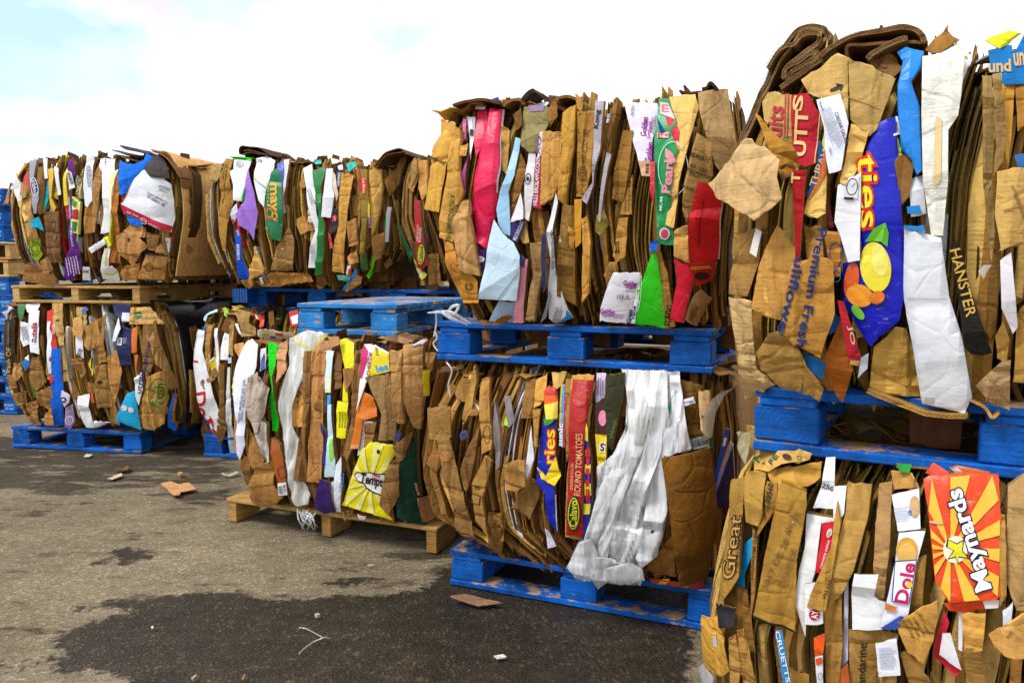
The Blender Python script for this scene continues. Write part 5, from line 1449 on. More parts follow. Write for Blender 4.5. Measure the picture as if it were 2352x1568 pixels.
D_E_LOW = '''
Z9
cf;190,146,78;o=.05;410,90 552,80 542,230 420,232
>T;A;432,160;-84;50;44;20,100,60;.02
>T;L;478,180;-84;20;20;20,100,60
ct;186,136,60;o=.04;500,230 842,180 832,282 762,332 562,402
cf;196,150,84;o=.075;480,190 562,120 702,100 777,130 762,170 622,192 512,240
>T;FE;535,165;-50;70;30;20,100,60;.02
>T;O;700,155;-70;24;34;20,100,60;.02
>E;622,150;30,18;20;60,36,14
ct;186,138,62;o=.05;270,300 362,300 322,900 272,982 190,1092 200,902 240,602
>T;Great;275,715;-84;380;80;40,28,18;.05
>T;Great;275,715;-84;380;80;190,142,66;.0
>T;1 06 05388 88152;318,700;-86;330;22;50,34,18
ct;190,144,66;o=.045;370,240 492,240 472,500 442,582 370,552
ct;178,128,56;o=.04;500,302 562,310 562,462 442,642 460,480
>T;98560;516,370;-80;120;34;50,34,18;.02
>T;AUBURA;510,450;-80;80;20;50,34,18
ct;184,136,56;o=.07;590,295 747,350 752,440 722,600 682,800 672,1252 410,1152 452,952 540,520
>P;412,1138 670,1240 672,1256 410,1156;34,26,20
>T;2017 DE 20;552,820;-66;330;34;120,88,44
>T;M15:25;660,560;-60;150;34;130,96,48
>T;7 CHEESE;630,850;-72;260;38;130,96,48
pl;24,160,222;m=print;355,702 412,640 402,762 350,902 357,1170 275,1112 280,1010 320,902
ct;164,116,54;;415,580 445,640 430,1000 405,1150 395,900
>T;COLDWATER CLEAN;420,750;-84;330;18;50,34,18
lb;236,236,240;o=.05,c=.009;870,152 927,150 922,350 917,480 780,482 842,322
>T;2501;888,345;22;96;34;40,40,44
lb;234,232,230;o=.045,c=.007;750,502 952,540 942,560 840,562 802,870 762,1002 742,1272 680,1052 702,852 740,702
pc;206,16,32;o=.055;840,562 952,562 892,780 830,882 802,872
>E;888,630;30,16;-70;240,225,215
>T;1903;888,630;110;44;16;170,30,40
>T;CANADA DEPUIS;862,760;-74;180;14;240,220,220
lb;236,236,238;o=.06;740,942 802,930 852,1090 852,1192 738,1192
>E;800,1130;34,36;-10;190,20,36
>T;AY;802,1130;-84;50;40;240,235,235;.02
cf;174,130,60;o=.07;940,430 962,562 872,1102 750,1092 772,1012 900,722
>T;VLL656;880,970;-70;120;22;60,42,20
ct;188,144,76;o=.06;1000,320 1152,340 1132,522 1042,862 972,1002 880,1102 930,722 990,502
ct;180,132,62;o=.05;860,1102 962,902 972,1302 950,1600 870,1600
lb;234,234,238;o=.05;920,330 1000,325 985,500 950,552 918,545
ct;198,150,98;o=.045;1200,332 1282,320 1272,702 1232,1032 1160,1022 1180,602
ct;180,132,70;;1280,250 1400,260 1450,350 1290,360
pl;40,150,50;;1310,190 1410,200 1390,250 1330,240
lb;238,238,240;o=.06,c=.007;1055,862 1202,872 1172,1020 1242,1062 1222,1232 1035,1232 1030,1002
lb;236,236,244;o=.06;1280,392 1452,350 1462,602 1320,622
>E;1425,460;32,66;0;196,156,104
>E;1396,495;12,16;0;60,90,170
>L;1350,500;-8;100;90;6;190,195,210
pc;230,232,244;o=.065,c=.004;1325,630 1492,620 1442,800 1382,1150 1302,1222 1210,1212 1262,1002 1302,802
>E;1376,735;68,80;0;206,150,50
>E;1376,760;60,70;0;222,176,84
>P;1300,800 1440,792 1392,1062 1282,1045;30,50,130
>P;1306,806 1434,799 1387,1055 1290,1040;238,238,244
>T;Dole;1366,935;-78;240;80;190,20,90;.03
>E;1392,945;20,20;0;236,190,40
>P;1245,1050 1320,1080 1300,1110 1240,1092;200,120,50
>P;1210,1212 1290,1160 1340,1130 1380,1150 1302,1222;50,80,170
cf;176,128,60;;1440,780 1500,760 1470,1100 1390,1140
pc;226,68,12;o=.07,c=.005;1480,292 1562,270 1732,250 1952,262 1972,580 1962,1030 1932,1052 1640,1062 1552,922 1510,502
>Y;1650,730;12;246,180,52
>E;1680,730;76,84;0;240,226,200
>P;1630,660 1690,690 1735,668 1728,740 1770,790 1700,780 1700,830 1680,780 1630,790 1668,735 1620,710;24,28,20
>P;1638,668 1690,698 1728,678 1722,742 1756,782 1700,772 1698,815 1682,770 1640,782 1676,735 1632,712;222,214,30
>T;Maynards;1778,665;-107;650;128;24,22,60;.085
>T;Maynards;1778,665;-107;650;128;244,242,244;.03
>E;1560,560;44,10;4;222,170,110
pc;222,66,14;o=.06;1610,1072 1957,1042 1950,1102 1750,1132 1640,1112
>P;1850,1055 1957,1045 1950,1100 1870,1105;236,230,225
pc;224,60,16;o=.06,c=.008;1490,262 1540,195 1652,270 1562,292
pc;230,110,50;o=.05,c=.008;1640,212 1692,200 1902,240 1752,272
>P;1650,220 1690,208 1760,262 1700,268;238,226,220
ct;204,160,104;o=.05;2010,332 2110,262 2180,262 2180,1100 2062,1102 1990,902
>L;1985,520;-86;420;26;1;50,40,30
cf;178,132,66;;1950,500 1990,500 2000,1000 1960,1060
ct;176,130,66;o=.06;1010,1236 1322,1252 1312,1600 1020,1600
>T;mandarine;1094,1470;-88;300;50;40,28,20;.01
>T;centre;1190,1540;-88;70;24;90,64,34
lb;236,236,244;o=.07;1180,1312 1312,1280 1337,1512 1200,1522
>L;1260,1400;-4;110;140;7;180,190,215
cf;172,126,62;o=.08;1300,1192 1562,1060 1572,1132 1542,1302 1480,1432 1380,1382
>T;DO NOT STACK;1385,1228;58;130;16;70,50,24
>T;OVER 1 PALLET;1420,1222;58;130;16;70,50,24
>T;N EMPILEZ PAS;1452,1212;58;130;16;70,50,24
>T;PALETTE EN HAUT;1488,1196;58;130;16;70,50,24
ct;170,122,60;o=.07;1330,1390 1400,1380 1560,1600 1400,1600
>T;FRUITS;1540,1540;-86;100;34;100,70,40
pc;206,24,54;o=.07,m=print;1540,1362 1610,1122 1642,1202 1582,1382 1722,1502 1680,1552 1550,1432
lb;226,224,226;o=.06;1600,1250 1650,1250 1720,1480 1580,1382
cf;174,126,62;o=.06;1720,1352 1842,1360 1872,1600 1760,1600
ct;176,128,62;;1720,1140 1870,1130 1850,1360 1740,1350
cf;180,134,74;o=.09;1890,1272 2180,1100 2180,1440 2002,1402 1930,1352
>T;AAG;2020,1260;-50;50;24;120,86,46
lb;232,232,240;;1700,1132 1732,1132 1722,1372 1700,1360
lb;228,228,232;;1975,1100 2040,1050 2030,1200 1980,1250
ct;190,140,56;o=.05;80,1152 202,1162 262,1492 202,1532 100,1502
pl;20,18,18;m=shiny,o=.06,c=.012;165,1082 292,1112 282,1222 190,1232
pl;186,186,190;m=shiny,o=.09;168,1262 188,1258 194,1322 166,1326
cf;176,128,62;;302,1252 352,1232 432,1600 342,1600
cf;186,138,72;;255,1290 300,1270 330,1450 320,1600 270,1600
pc;56,146,216;;550,1232 592,1240 652,1600 602,1600
>T;CRUETTS;598,1400;78;330;26;232,240,246;.02
pl;224,84,20;;790,1292 862,1260 852,1380 800,1402
lb;214,212,232;o=.04;985,950 1010,930 1005,1430 965,1480 980,1180
pc;190,90,40;;960,1490 1005,1440 1020,1600 960,1600
lb;226,226,228;;800,1400 850,1390 850,1600 815,1600
>P;806,1410 846,1400 848,1440 810,1450;220,80,30
>O;835,1520;16,24;0;90,90,100;3
pw;226,226,230;o=.05;50,1490 90,1450 160,1540 150,1600 90,1600
pw;206,190,150;o=.12,b=.02;300,0 400,0 382,80 362,195 330,150 305,90
'''
# ---------------------------------------------------------------- pallets
def wood_box(name, c, size, mat, parent, jit=.0015, bev=.003, sd=0):
    bm = bmesh.new(); bmesh.ops.create_cube(bm, size=1)
    for v in bm.verts: v.co = Vector((v.co.x*size[0], v.co.y*size[1], v.co.z*size[2]))
    ax = max(range(3), key=lambda i: size[i])
    for k in range(1, 6):
        co = [0, 0, 0]; no = [0, 0, 0]; co[ax] = -size[ax]/2+size[ax]*k/6; no[ax] = 1
        bmesh.ops.bisect_plane(bm, geom=bm.verts[:]+bm.edges[:]+bm.faces[:], plane_co=co, plane_no=no)
    e = [x for x in bm.edges if len(x.link_faces) == 2 and x.calc_face_angle(0) > .5]
    bmesh.ops.bevel(bm, geom=e, offset=bev, segments=1, affect='EDGES', clamp_overlap=True)
    for v in bm.verts:
        q = v.co*9+Vector((sd, sd*1.7, 0)); v.co += Vector((mnoise.noise(q), mnoise.noise(q+Vector((9, 0, 0))), mnoise.noise(q+Vector((0, 9, 0)))))*jit
    me = bpy.data.meshes.new(name); bm.to_mesh(me); bm.free(); me.materials.append(mat)
    o = bpy.data.objects.new(name, me); COL.objects.link(o); o.parent = parent; o.location = c
    return o
def lettering(txt, parent, size, col, x, y, z):
    v, f, lo, hi = glyphs(txt, .02); q = (v-(lo+hi)/2)/(hi-lo)*np.array(size)
    me = bpy.data.meshes.new('lettering'); me.from_pydata([(a+x, y, b+z) for a, b in q], [], f)
    ca = me.color_attributes.new('tint', 'FLOAT_COLOR', 'POINT'); C = np.ones((len(v), 4)); C[:, :3] = lin(col); ca.data.foreach_set('color', C.ravel())
    me.materials.append(M_INK); o = bpy.data.objects.new('lettering', me); COL.objects.link(o); o.parent = parent
    return o
def block_pallet(loc, rz, W, D, label, group='blue pallets', ncol=3, mat=None, text=False, ndeck=7, name='blue_pallet', seed=1):
    mat = mat or M_BLUE; rr = random.Random(seed); r = empty(name, loc, rz); tag(r, label, 'pallet', group); r['label'] = label
    bw, bd = .145, .12
    xs = [bw/2+(W-bw)*i/(ncol-1) for i in range(ncol)]; ys = [bd/2, D/2, D-bd/2]
    for y in (.05, D-.05): wood_box('base_board', (W/2, y, .011), (W, .1, .022), mat, r, sd=rr.random()*50)
    for x in (xs[0], xs[-1]): wood_box('base_board', (x, D/2, .010), (.1, D-.204, .020), mat, r, sd=rr.random()*50)
    for x in xs:
        for y in ys:
            b = wood_box('block', (x+rr.uniform(-.004, .004), y+(.004 if y < D/2 else -.004), .0635), (bw-.006, bd-.006, .080), mat, r, jit=.003, bev=.004, sd=rr.random()*50)
            if text and y == ys[0]:
                lettering('PROPERTY', b, (.10, .022), [150, 205, 240], 0, -bd/2-.003, .014); lettering('OF CHEP', b, (.085, .022), [150, 205, 240], 0, -bd/2-.003, -.016)
    for x in xs: wood_box('stringer_board', (x, D/2, .1135), (.12, D-.01, .019), mat, r, sd=rr.random()*50)
    wd = [.13]+[.075]*(ndeck-2)+[.13]; gap = (D-sum(wd))/(ndeck-1); y = 0
    for w in wd: wood_box('deck_board', (W/2, y+w/2, .1340), (W-rr.uniform(0, .006), w, .021), mat, r, sd=rr.random()*50); y += w+gap
    return r
def notched(D, h, w, mat, parent, c, sd):
    P = [(0, 0), (.16, 0), (.19, .038), (.36, .038), (.39, 0), (D-.39, 0), (D-.36, .038), (D-.19, .038), (D-.16, 0), (D, 0), (D, h), (0, h)]
    bm = bmesh.new(); a = [bm.verts.new((-w/2, y, z)) for y, z in P]; f = bm.faces.new(a)
    e = bmesh.ops.extrude_face_region(bm, geom=[f]); bmesh.ops.translate(bm, vec=(w, 0, 0), verts=[v for v in e['geom'] if isinstance(v, bmesh.types.BMVert)])
    bmesh.ops.recalc_face_normals(bm, faces=bm.faces[:]); bmesh.ops.bevel(bm, geom=bm.edges[:], offset=.002, segments=1, affect='EDGES', clamp_overlap=True)
    me = bpy.data.meshes.new('stringer'); bm.to_mesh(me); bm.free(); me.materials.append(mat)
    o = bpy.data.objects.new('stringer', me); COL.objects.link(o); o.parent = parent; o.location = c; return o
def stringer_pallet(loc, rz, W, D, label, mat, bottom, h=.085, sw=.045, seed=3):
    rr = random.Random(seed); r = empty('wooden_pallet', loc, rz); tag(r, label, 'pallet', 'bare wood pallets')
    zb = .018 if bottom else 0
    if bottom:
        for y in (.05, D*.5, D-.05): wood_box('base_board', (W/2, y, .009), (W, .1, .018), mat, r, sd=rr.random()*50)
    for x in (sw/2+.006, W/2, W-sw/2-.006): notched(D-.01, h, sw, mat, r, (x, .005, zb+.001), 0)
    nb = 7; wd = [.14]+[.095]*(nb-2)+[.14]; gap = (D-sum(wd))/(nb-1); y = 0
    for w in wd: wood_box('deck_board', (W/2, y+w/2, zb+h+.011), (W, w, .018), mat, r, sd=rr.random()*50); y += w+gap
    return r
def copy_tree(o, parent=None):
    c = o.copy(); COL.objects.link(c)
    if parent is not None: c.parent = parent
    for ch in list(o.children): copy_tree(ch, c)
    return c

# ---------------------------------------------------------------- the bales
def Z(k, s): return [(k,)+tuple(float(v) for v in p.split(',')) for p in s.split()]
gA = ((30, 1025), (370, 1045)); gB = ((470, 1045), (806, 1075)); gB2 = ((838, 1081), (1216, 1118)); gC = ((521.8, 1196.8), (943.3, 1263.5)); gD = ((1033, 1341), (1609, 1446))
gE = ((1735, 1022), (2352, 1090))
B = {}
B['Aup'] = Bale('Aup', *gA, '1', Z('1', '125,300 60,480 45,800 85,1100 175,1390'), Z('1', '1480,270 1590,420 1625,640 1625,900 1590,1150 1560,1380'),
                Z('1', '60,330 130,312 300,300 600,286 1000,282 1300,270 1500,290'), Z('1', '150,1385 600,1400 1000,1402 1580,1405'), seed=11, depth=1.1)
B['Alow'] = Bale('Alow', *gA, '3', Z('3', '5,230 10,420 25,700 80,930 190,1170'), Z('3', '1270,225 1380,420 1430,640 1455,850 1450,1050 1420,1200'),
                 Z('3', '0,235 150,222 600,220 1000,222 1300,232'), Z('3', '170,1160 620,1185 1250,1215 1430,1220'), seed=12, depth=1.1)
B['Bup'] = Bale('Bup', *gB, '2', Z('2', '140,310 60,440 30,560 55,1000 190,1390'), Z('2', '1600,340 1660,500 1690,800 1680,1050 1590,1300'),
                Z('2', '130,318 400,300 900,312 1300,330 1600,345'), Z('2', '180,1400 600,1430 1100,1460 1300,1440 1560,1330'), seed=13, depth=1.0)
B['B2up'] = Bale('B2up', *gB2, '2', Z('2', '1790,290 1755,500 1750,850 1830,1150 1900,1330'), None, Z('2', '1760,300 1850,270 1960,290 2100,285 2400,285'), Z('2', '1880,1370 2060,1420 2300,1440'), seed=14, depth=1.0, uright=1.02)
B['Blow'] = Bale('Blow', *gB, '11', Z('11', '300,470 230,700 190,1200 260,1800 430,2500 600,2950'), None, Z('11', '300,430 600,345 1200,350 1800,365'), None or Z('3', '1600,1250 2000,1270'), seed=15, depth=1.0, uright=1.10)
B['B2low'] = Bale('B2low', *gB2, '0', Z('0', '838,716 836,850 845,1000 850,1020'), None, Z('0', '838,718 1216,735'), None, seed=16, depth=1.0, uright=1.0, zbot=.15)
B['Clow'] = Bale('Clow', *gC, '4', Z('4', '175,170 130,330 108,520 108,850 150,1000 225,1190'), Z('4', '1440,180 1400,420 1370,560 1310,900 1350,1320'),
                 Z('4', '150,182 600,165 1000,172 1450,185'), Z('4', '220,1195 650,1255 1000,1300 1350,1335'), seed=17, depth=.95)
B['Dup'] = Bale('Dup', *gD, '5', Z('5', '170,260 100,420 70,800 160,1100 300,1460'), Z('5', '1880,100 1925,400 1880,700 1835,1000 1830,1500'),
                Z('5', '160,262 250,200 340,165 800,160 1300,150 1890,105'), Z('5', '300,1468 900,1485 1500,1500 1900,1512'), seed=18, depth=1.0)
B['Dlow'] = Bale('Dlow', *gD, '6', Z('6', '165,250 70,460 25,750 80,960 300,1120 370,1195'), Z('6', '1470,300 1500,600 1490,900 1420,1330'),
                 Z('6', '140,248 700,262 1480,292'), Z('6', '300,1195 750,1252 1420,1335'), seed=19, depth=1.0, swell=.075)
B['Eup'] = Bale('Eup', *gE, '7', Z('7', '420,330 330,520 250,760 170,1100 150,1500')+Z('8', '130,600 140,900 280,1095'), None,
                Z('7', '420,300 600,230 1000,225 1500,200 1935,190'), Z('8', '280,1080 900,1100 1500,1150 2032,1190'), seed=20, depth=1.0, gz=.84, uright=1.12)
B['Elow'] = Bale('Elow', *gE, '9', Z('9', '420,70 260,330 205,600 110,1000 75,1150 95,1568'), None, Z('9', '400,75 1000,150 1500,200 2111,260'), None, seed=21, depth=1.0, gz=.84, uright=1.12, zbot=.15)

yb = 612+1.25*1800/6.75
B['Back'] = Bale('Back', (400, yb), (760, yb+8), '0', [('0', 395, yb), ('0', 392, 700), ('0', 396, 520)], None, [('0', 395, 505), ('0', 900, 505)], None, seed=23, depth=.9, uright=2.2, zbot=.0)  # added bale that darkens the gap and the pallet openings
K = lambda *c: list(c)
PAL = {
 'A': [(K(158, 112, 60), 5), (K(134, 92, 48), 4), (K(186, 140, 82), 3), (K(104, 68, 34), 2), (K(230, 230, 232), 1.6), (K(212, 172, 112), 2.2), (K(120, 60, 40), .2), (K(214, 204, 186), .7), (K(200, 40, 50), .12), (K(50, 120, 60), .12), (K(40, 90, 170), .15), (K(222, 196, 40), .15)],
 'B': [(K(160, 116, 60), 5), (K(136, 96, 48), 4), (K(184, 140, 80), 3), (K(102, 68, 34), 2), (K(230, 230, 232), 1.3), (K(212, 170, 104), 1.8), (K(40, 110, 60), .2), (K(210, 190, 60), .25), (K(200, 40, 50), .12), (K(40, 90, 170), .12)],
 'C': [(K(166, 118, 70), 5), (K(142, 98, 56), 4), (K(184, 136, 86), 2), (K(112, 74, 42), 2), (K(228, 226, 226), .8), (K(206, 160, 104), 1.4), (K(40, 90, 170), .08)],
 'D': [(K(162, 116, 54), 5), (K(136, 96, 44), 4), (K(182, 136, 70), 3), (K(104, 70, 32), 2), (K(220, 216, 216), .35), (K(120, 80, 40), 2), (K(206, 160, 88), 2)],
 'L': [(K(158, 112, 58), 5), (K(132, 90, 44), 5), (K(178, 130, 70), 3), (K(98, 64, 32), 3), (K(206, 200, 200), .45), (K(120, 78, 40), 2), (K(198, 150, 84), 1.6)],
 'E': [(K(178, 132, 66), 5), (K(152, 108, 50), 4), (K(202, 160, 98), 3), (K(116, 80, 36), 2), (K(230, 226, 222), .5), (K(222, 180, 110), 2)],
}
FILL = {'Back': ('B', 16, 24, 4), 'Aup': ('A', 44, 90, 14), 'Alow': ('A', 40, 84, 16), 'Bup': ('B', 54, 96, 10), 'B2up': ('B', 36, 60, 7), 'Blow': ('B', 32, 56, 8), 'B2low': ('B', 18, 30, 6),
        'Clow': ('C', 38, 76, 10), 'Dup': ('D', 62, 92, 8), 'Dlow': ('L', 66, 104, 9), 'Eup': ('E', 64, 76, 6), 'Elow': ('E', 60, 88, 8)}
DATA = {'Aup': D_A_UP, 'Alow': D_A_LOW, 'Bup': D_B_UP, 'B2up': D_B2_UP, 'Blow': D_B_LOW, 'Clow': D_C_LOW, 'Dup': D_D_UP, 'Dlow': D_D_LOW, 'Eup': D_E_UP, 'Elow': D_E_LOW}
LABELS = {
 'Aup': 'cardboard bale with a tilted white and red carton, on the pale pine pallet',
 'Alow': 'cardboard bale with a black plastic side, under the pale pine pallet at far left',
 'Bup': 'upper cardboard bale with a torn lilac sheet and a dark green carton on it',
 'B2up': 'upper bale with a narrow red tomato carton strip, behind the tall bale with crimson cartons',
 'Blow': 'lower bale with a white red-lettered carton strip, left of the brown wood pallet',
 'B2low': 'mostly hidden lower cardboard bale standing behind the small empty blue pallet',
 'Clow': 'cardboard bale with a yellow sunburst carton and white foam film, on the brown wood pallet',
 'Dup': 'tall upper cardboard bale with long crimson and pale blue cartons and a bright green wedge',
 'Dlow': 'lower cardboard bale with a red tomato carton and a big drape of clear plastic film',
 'Eup': 'near upper cardboard bale with rolled board on top and a big blue candy carton',
 'Back': 'added cardboard bale darkening the gap behind the two left stacks',
 'Elow': 'near lower cardboard bale with an orange sunburst candy carton, bottom right corner',
}
for key, b in B.items():
    b.root['label'] = LABELS[key]; b.root['category'] = 'cardboard bale'; b.root['group'] = 'cardboard bales stacked on pallets'
    pk, nb, nf, nfl = FILL[key]; pal = PAL[pk]
    b.core([c for c, w in pal if w >= 2])
    big = key[0] in 'E'
    b.fill(pal, nb, nf, nfl, foldw=(.010, .036) if big else (.008, .030), flapw=(.04, .08), swirl=.012 if key in ('Dup', 'Eup') else .018)
    b.flush()
    if key in DATA: spec(b, DATA[key])

# sheets added in the pallet openings under the upper bales to keep light out
for key in ('Eup', 'Dup', 'Bup', 'B2up'):
    b = B[key]; rg = b.rng
    for i in range(9):
        u = b.u0+(b.u1-b.u0)*(i+rg.random())/9; w_ = rg.uniform(.08, .2); n_ = -rg.uniform(.16, .6); z0_ = b.z0-rg.uniform(.07, .125); k = 7
        zz_ = np.linspace(z0_, b.z0+.03, k); sd_0 = rg.random()*50; V = []; col = lin([v*rg.uniform(.8, 1) for v in (150, 106, 58)])
        for lay in (0, .004):
            for z_ in zz_:
                for q in range(6):
                    x_ = (q/5-.5)*w_*(1+.1*nz(z_*20, sd_0)); V.append((u+x_, z_+.012*nz(q*.9, sd_0) if z_ == z0_ else z_, n_-lay+.03*nz(x_*9, z_*12, sd_0)))
        V = np.array(V); P_ = b.pt(V[:, 0], V[:, 1], V[:, 2]); m_0 = 6*k
        F_ = [[i_*6+q, i_*6+q+1, (i_+1)*6+q+1, (i_+1)*6+q] for i_ in range(k-1) for q in range(5)]; F_ += [[x+m_0 for x in f[::-1]] for f in F_]
        rim = list(range(6))+[j_*6+5 for j_ in range(1, k)]+[(k-1)*6+q for q in range(4, -1, -1)]+[j_*6 for j_ in range(k-2, 0, -1)]
        F_ += [[rim[(e+1) % len(rim)], rim[e], rim[e]+m_0, rim[(e+1) % len(rim)]+m_0] for e in range(len(rim))]
        add_mesh('cardboard_flap', P_, F_, np.tile(col, (len(P_), 1)), M_CARD, b.root)

def rz_of(b): return math.atan2(b.eu[1], b.eu[0])
def on_bale(b, u, z, n=0.0): return tuple(b.pt(u, z, n))
# pallets under each bale: front corner taken from the photograph
def px_u(b, px, py, n=0): return b.uz0(px, py, n)
b = B['Alow']; u, _ = px_u(b, 28, 1000)
block_pallet(on_bale(b, u, 0, .01), rz_of(b), 1.03, 1.15, 'blue pallet under the bale with the black plastic side, far left', seed=2)
b = B['Aup']; u, z = px_u(b, 35, 690)
stringer_pallet(on_bale(b, u, z-.012, .03), rz_of(b), 1.0, 1.15, 'pale pine pallet between the two far left bales', M_PINE, True, h=.078, sw=.055, seed=4)
b = B['Blow']; u, _ = px_u(b, 470, 1000)
block_pallet(on_bale(b, u, 0, .02), rz_of(b), 1.03, 1.1, 'blue pallet showing one block beside the bale on the brown wood pallet', seed=5)
b = B['Bup']; u, _ = px_u(b, 540, 690)
block_pallet(on_bale(b, u, .965, -.13), rz_of(b), 1.03, .95, 'shaded blue pallet under the upper bale with the torn lilac sheet', seed=6)
b = B['B2up']; u, _ = px_u(b, 955, 660)
block_pallet(on_bale(b, u-.25, .965, -.10), rz_of(b), 1.03, .95, 'blue pallet edge showing behind the small empty blue pallet', seed=7)
block_pallet(on_bale(B['B2low'], .02, 0, 0), rz_of(b), 1.0, 1.0, 'hidden blue pallet under the bale behind the brown wood pallet', seed=8)
b = B['Clow']; u, _ = px_u(b, 520, 1170)
stringer_pallet(on_bale(b, u, 0, .0), rz_of(b), 1.17, 1.0, 'brown weathered wood pallet under the bale with the yellow carton', M_OLDWOOD, False, h=.098, sw=.05, seed=9)
pa, pb = on_ground(682, 765, .93), on_ground(914, 772, .93)
d = pb-pa
block_pallet(tuple(pa), math.atan2(d[1], d[0]), float(np.linalg.norm(d)), .95, mat=M_SKYLIT, label='small empty blue half pallet lying on the bale with the yellow carton', ncol=2, ndeck=9, seed=10)
b = B['Dlow']; u, _ = px_u(b, 1033, 1310)
block_pallet(on_bale(b, u, 0, .0), rz_of(b), 1.07, 1.0, 'blue pallet on the ground under the bale with the clear plastic drape', seed=11)
b = B['Dup']; u, z = px_u(b, 1012, 826); u2, z2 = px_u(b, 1640, 853)
block_pallet(on_bale(b, u, (z+z2)/2, .03), rz_of(b), u2-u, 1.0, 'blue pallet carrying the tall bale with crimson cartons', seed=12)
b = B['Eup']; u, z = px_u(b, 1735, 1026)
block_pallet(on_bale(b, u, .836, .03), rz_of(b), 1.02, 1.0, 'near blue pallet carrying the bale with the big blue candy carton', seed=13)
block_pallet(on_bale(b, u, 0, .0), rz_of(b), 1.02, 1.0, 'blue pallet under the near lower bale, hidden below the frame', seed=14)

# stacks of empty pallets far left
sx = on_ground(40, 952)
rzA = rz_of(B['Aup'])
eA = B['Aup'].eu
W0 = 1.2
org = sx-eA*W0
ORD = ['bottom', 'second', 'third', 'fourth', 'fifth', 'sixth', 'seventh', 'eighth', 'ninth', 'tenth', 'eleventh', 'twelfth', 'top']
proto = block_pallet((org[0], org[1], 0), rzA, W0, 1.0, 'x', group='stacked empty pallets at far left', text=True, name='blue_pallet', seed=31)
proto['label'] = 'blue pallet at the bottom of the tall empty stack at far left'
rr = random.Random(77)
wood0 = None
for i in range(1, 13):
    jx = rr.uniform(-.03, .05); loc = (org[0]+eA[0]*jx, org[1]+eA[1]*jx, i*.1455)
    if i in (8, 9):
        if wood0 is None: wood0 = o = stringer_pallet(loc, rzA, W0, 1.0, 'x', M_PINE, True, h=.1, sw=.05, seed=41)
        else: o = copy_tree(wood0)
        o['group'] = 'stacked empty pallets at far left'
        o['label'] = '%s pallet from the ground in the empty stack at far left, bare pine' % ORD[i]
    else:
        o = copy_tree(proto); o['label'] = ('%s blue pallet from the ground in the empty stack at far left' % ORD[i]) if i < 12 else 'topmost blue pallet of the empty stack at far left'
    o.location = loc; o.rotation_euler.z = rzA+rr.uniform(-.02, .02)

# ---------------------------------------------------------------- ground
def axis(lo, hi, step, far):
    a = list(np.arange(lo, hi, step)); s = step; x = lo
    while x > -far: s *= 1.35; x -= s; a.insert(0, x)
    s = step; x = a[-1]
    while x < far: s *= 1.35; x += s; a.append(x)
    return np.array(a)
GX, GY = axis(-5.2, 2.2, .035, 1500), axis(1.3, 8.0, .04, 1500)
XX, YY = np.meshgrid(GX, GY); PX, PY = XX.ravel(), YY.ravel()
def gpoly(s): return np.array([on_ground(*zp('10', *[float(v) for v in p.split(',')]))[:2] for p in s.split()])
def sdist(poly):
    d = np.full(PX.shape, 1e9); ins = np.zeros(PX.shape, bool)
    for a, b in zip(poly, np.roll(poly, -1, axis=0)):
        e = b-a; t = np.clip(((PX-a[0])*e[0]+(PY-a[1])*e[1])/(e@e+1e-12), 0, 1)
        d = np.minimum(d, np.hypot(PX-a[0]-t*e[0], PY-a[1]-t*e[1]))
        c = ((a[1] <= PY) != (b[1] <= PY)); xi = a[0]+(PY-a[1])*e[0]/(e[1] if abs(e[1]) > 1e-9 else 1e-9); ins ^= c & (PX < xi)
    return np.where(ins, d, -d)
WETS = ['690,1380 560,1302 440,1272 300,1290 230,1240 165,1220 260,1202 390,1192 372,1162 276,1146 300,1100 400,1050 520,1000 640,978 700,966 600,946 508,941 560,916 680,905 880,893 1000,880 1220,864 1350,880 1480,902 1650,885 1900,876 2100,870 2230,830 2300,760 2400,700 2800,640 3600,800 3600,1480 700,1480',
        '322,968 350,932 400,922 460,942 400,968', '122,962 160,957 188,964 150,972', '40,1275 70,1248 132,1246 110,1268', '560,668 620,640 780,650 776,692 700,690 600,682', '606,716 660,698 692,706 660,730 612,730', '476,716 540,690 560,704 500,722',
        '1690,815 1800,795 1960,790 2010,806 1880,828 1700,826', '-400,1352 -60,1330 10,1215 -20,1180 -400,1190', '1425,806 1480,800 1490,808 1440,812']
wet = np.max(np.stack([sdist(gpoly(w)) for w in WETS]), 0)
damp_shade = np.zeros(PX.shape)  # damp mottling; the last area is shade by the right pallet, painted in
for w, k in (('-300,60 700,60 1200,120 1240,300 1100,330 760,300 540,330 200,345 -300,360', 1.0), ('900,330 1230,320 1260,420 880,420', .75), ('-100,400 330,395 320,440 60,480 -100,500', .6), ('1950,620 2352,560 2352,800 2100,760 1960,720', .7)):
    damp_shade = np.maximum(damp_shade, k*smooth(-.25, .25, sdist(gpoly(w))))
me = bpy.data.meshes.new('ground')
zz = [.004*nz(x*1.3, y*1.3) if abs(x) < 6 and y < 9 else 0 for x, y in zip(PX, PY)]
nx = len(GX)
me.from_pydata(list(zip(PX.tolist(), PY.tolist(), [v-.005 for v in zz])), [], [[j*nx+i, j*nx+i+1, (j+1)*nx+i+1, (j+1)*nx+i] for j in range(len(GY)-1) for i in range(nx-1)])
ca = me.color_attributes.new('tint', 'FLOAT_COLOR', 'POINT'); C = np.ones((len(PX), 4)); C[:, 0] = np.clip(.5+wet, 0, 1); C[:, 1] = damp_shade; C[:, 2] = 0; ca.data.foreach_set('color', C.ravel())
me.polygons.foreach_set('use_smooth', [True]*len(me.polygons))
m, nt, pb_ = newmat('asphalt')
co = nt.nodes.new('ShaderNodeTexCoord').outputs['Object']
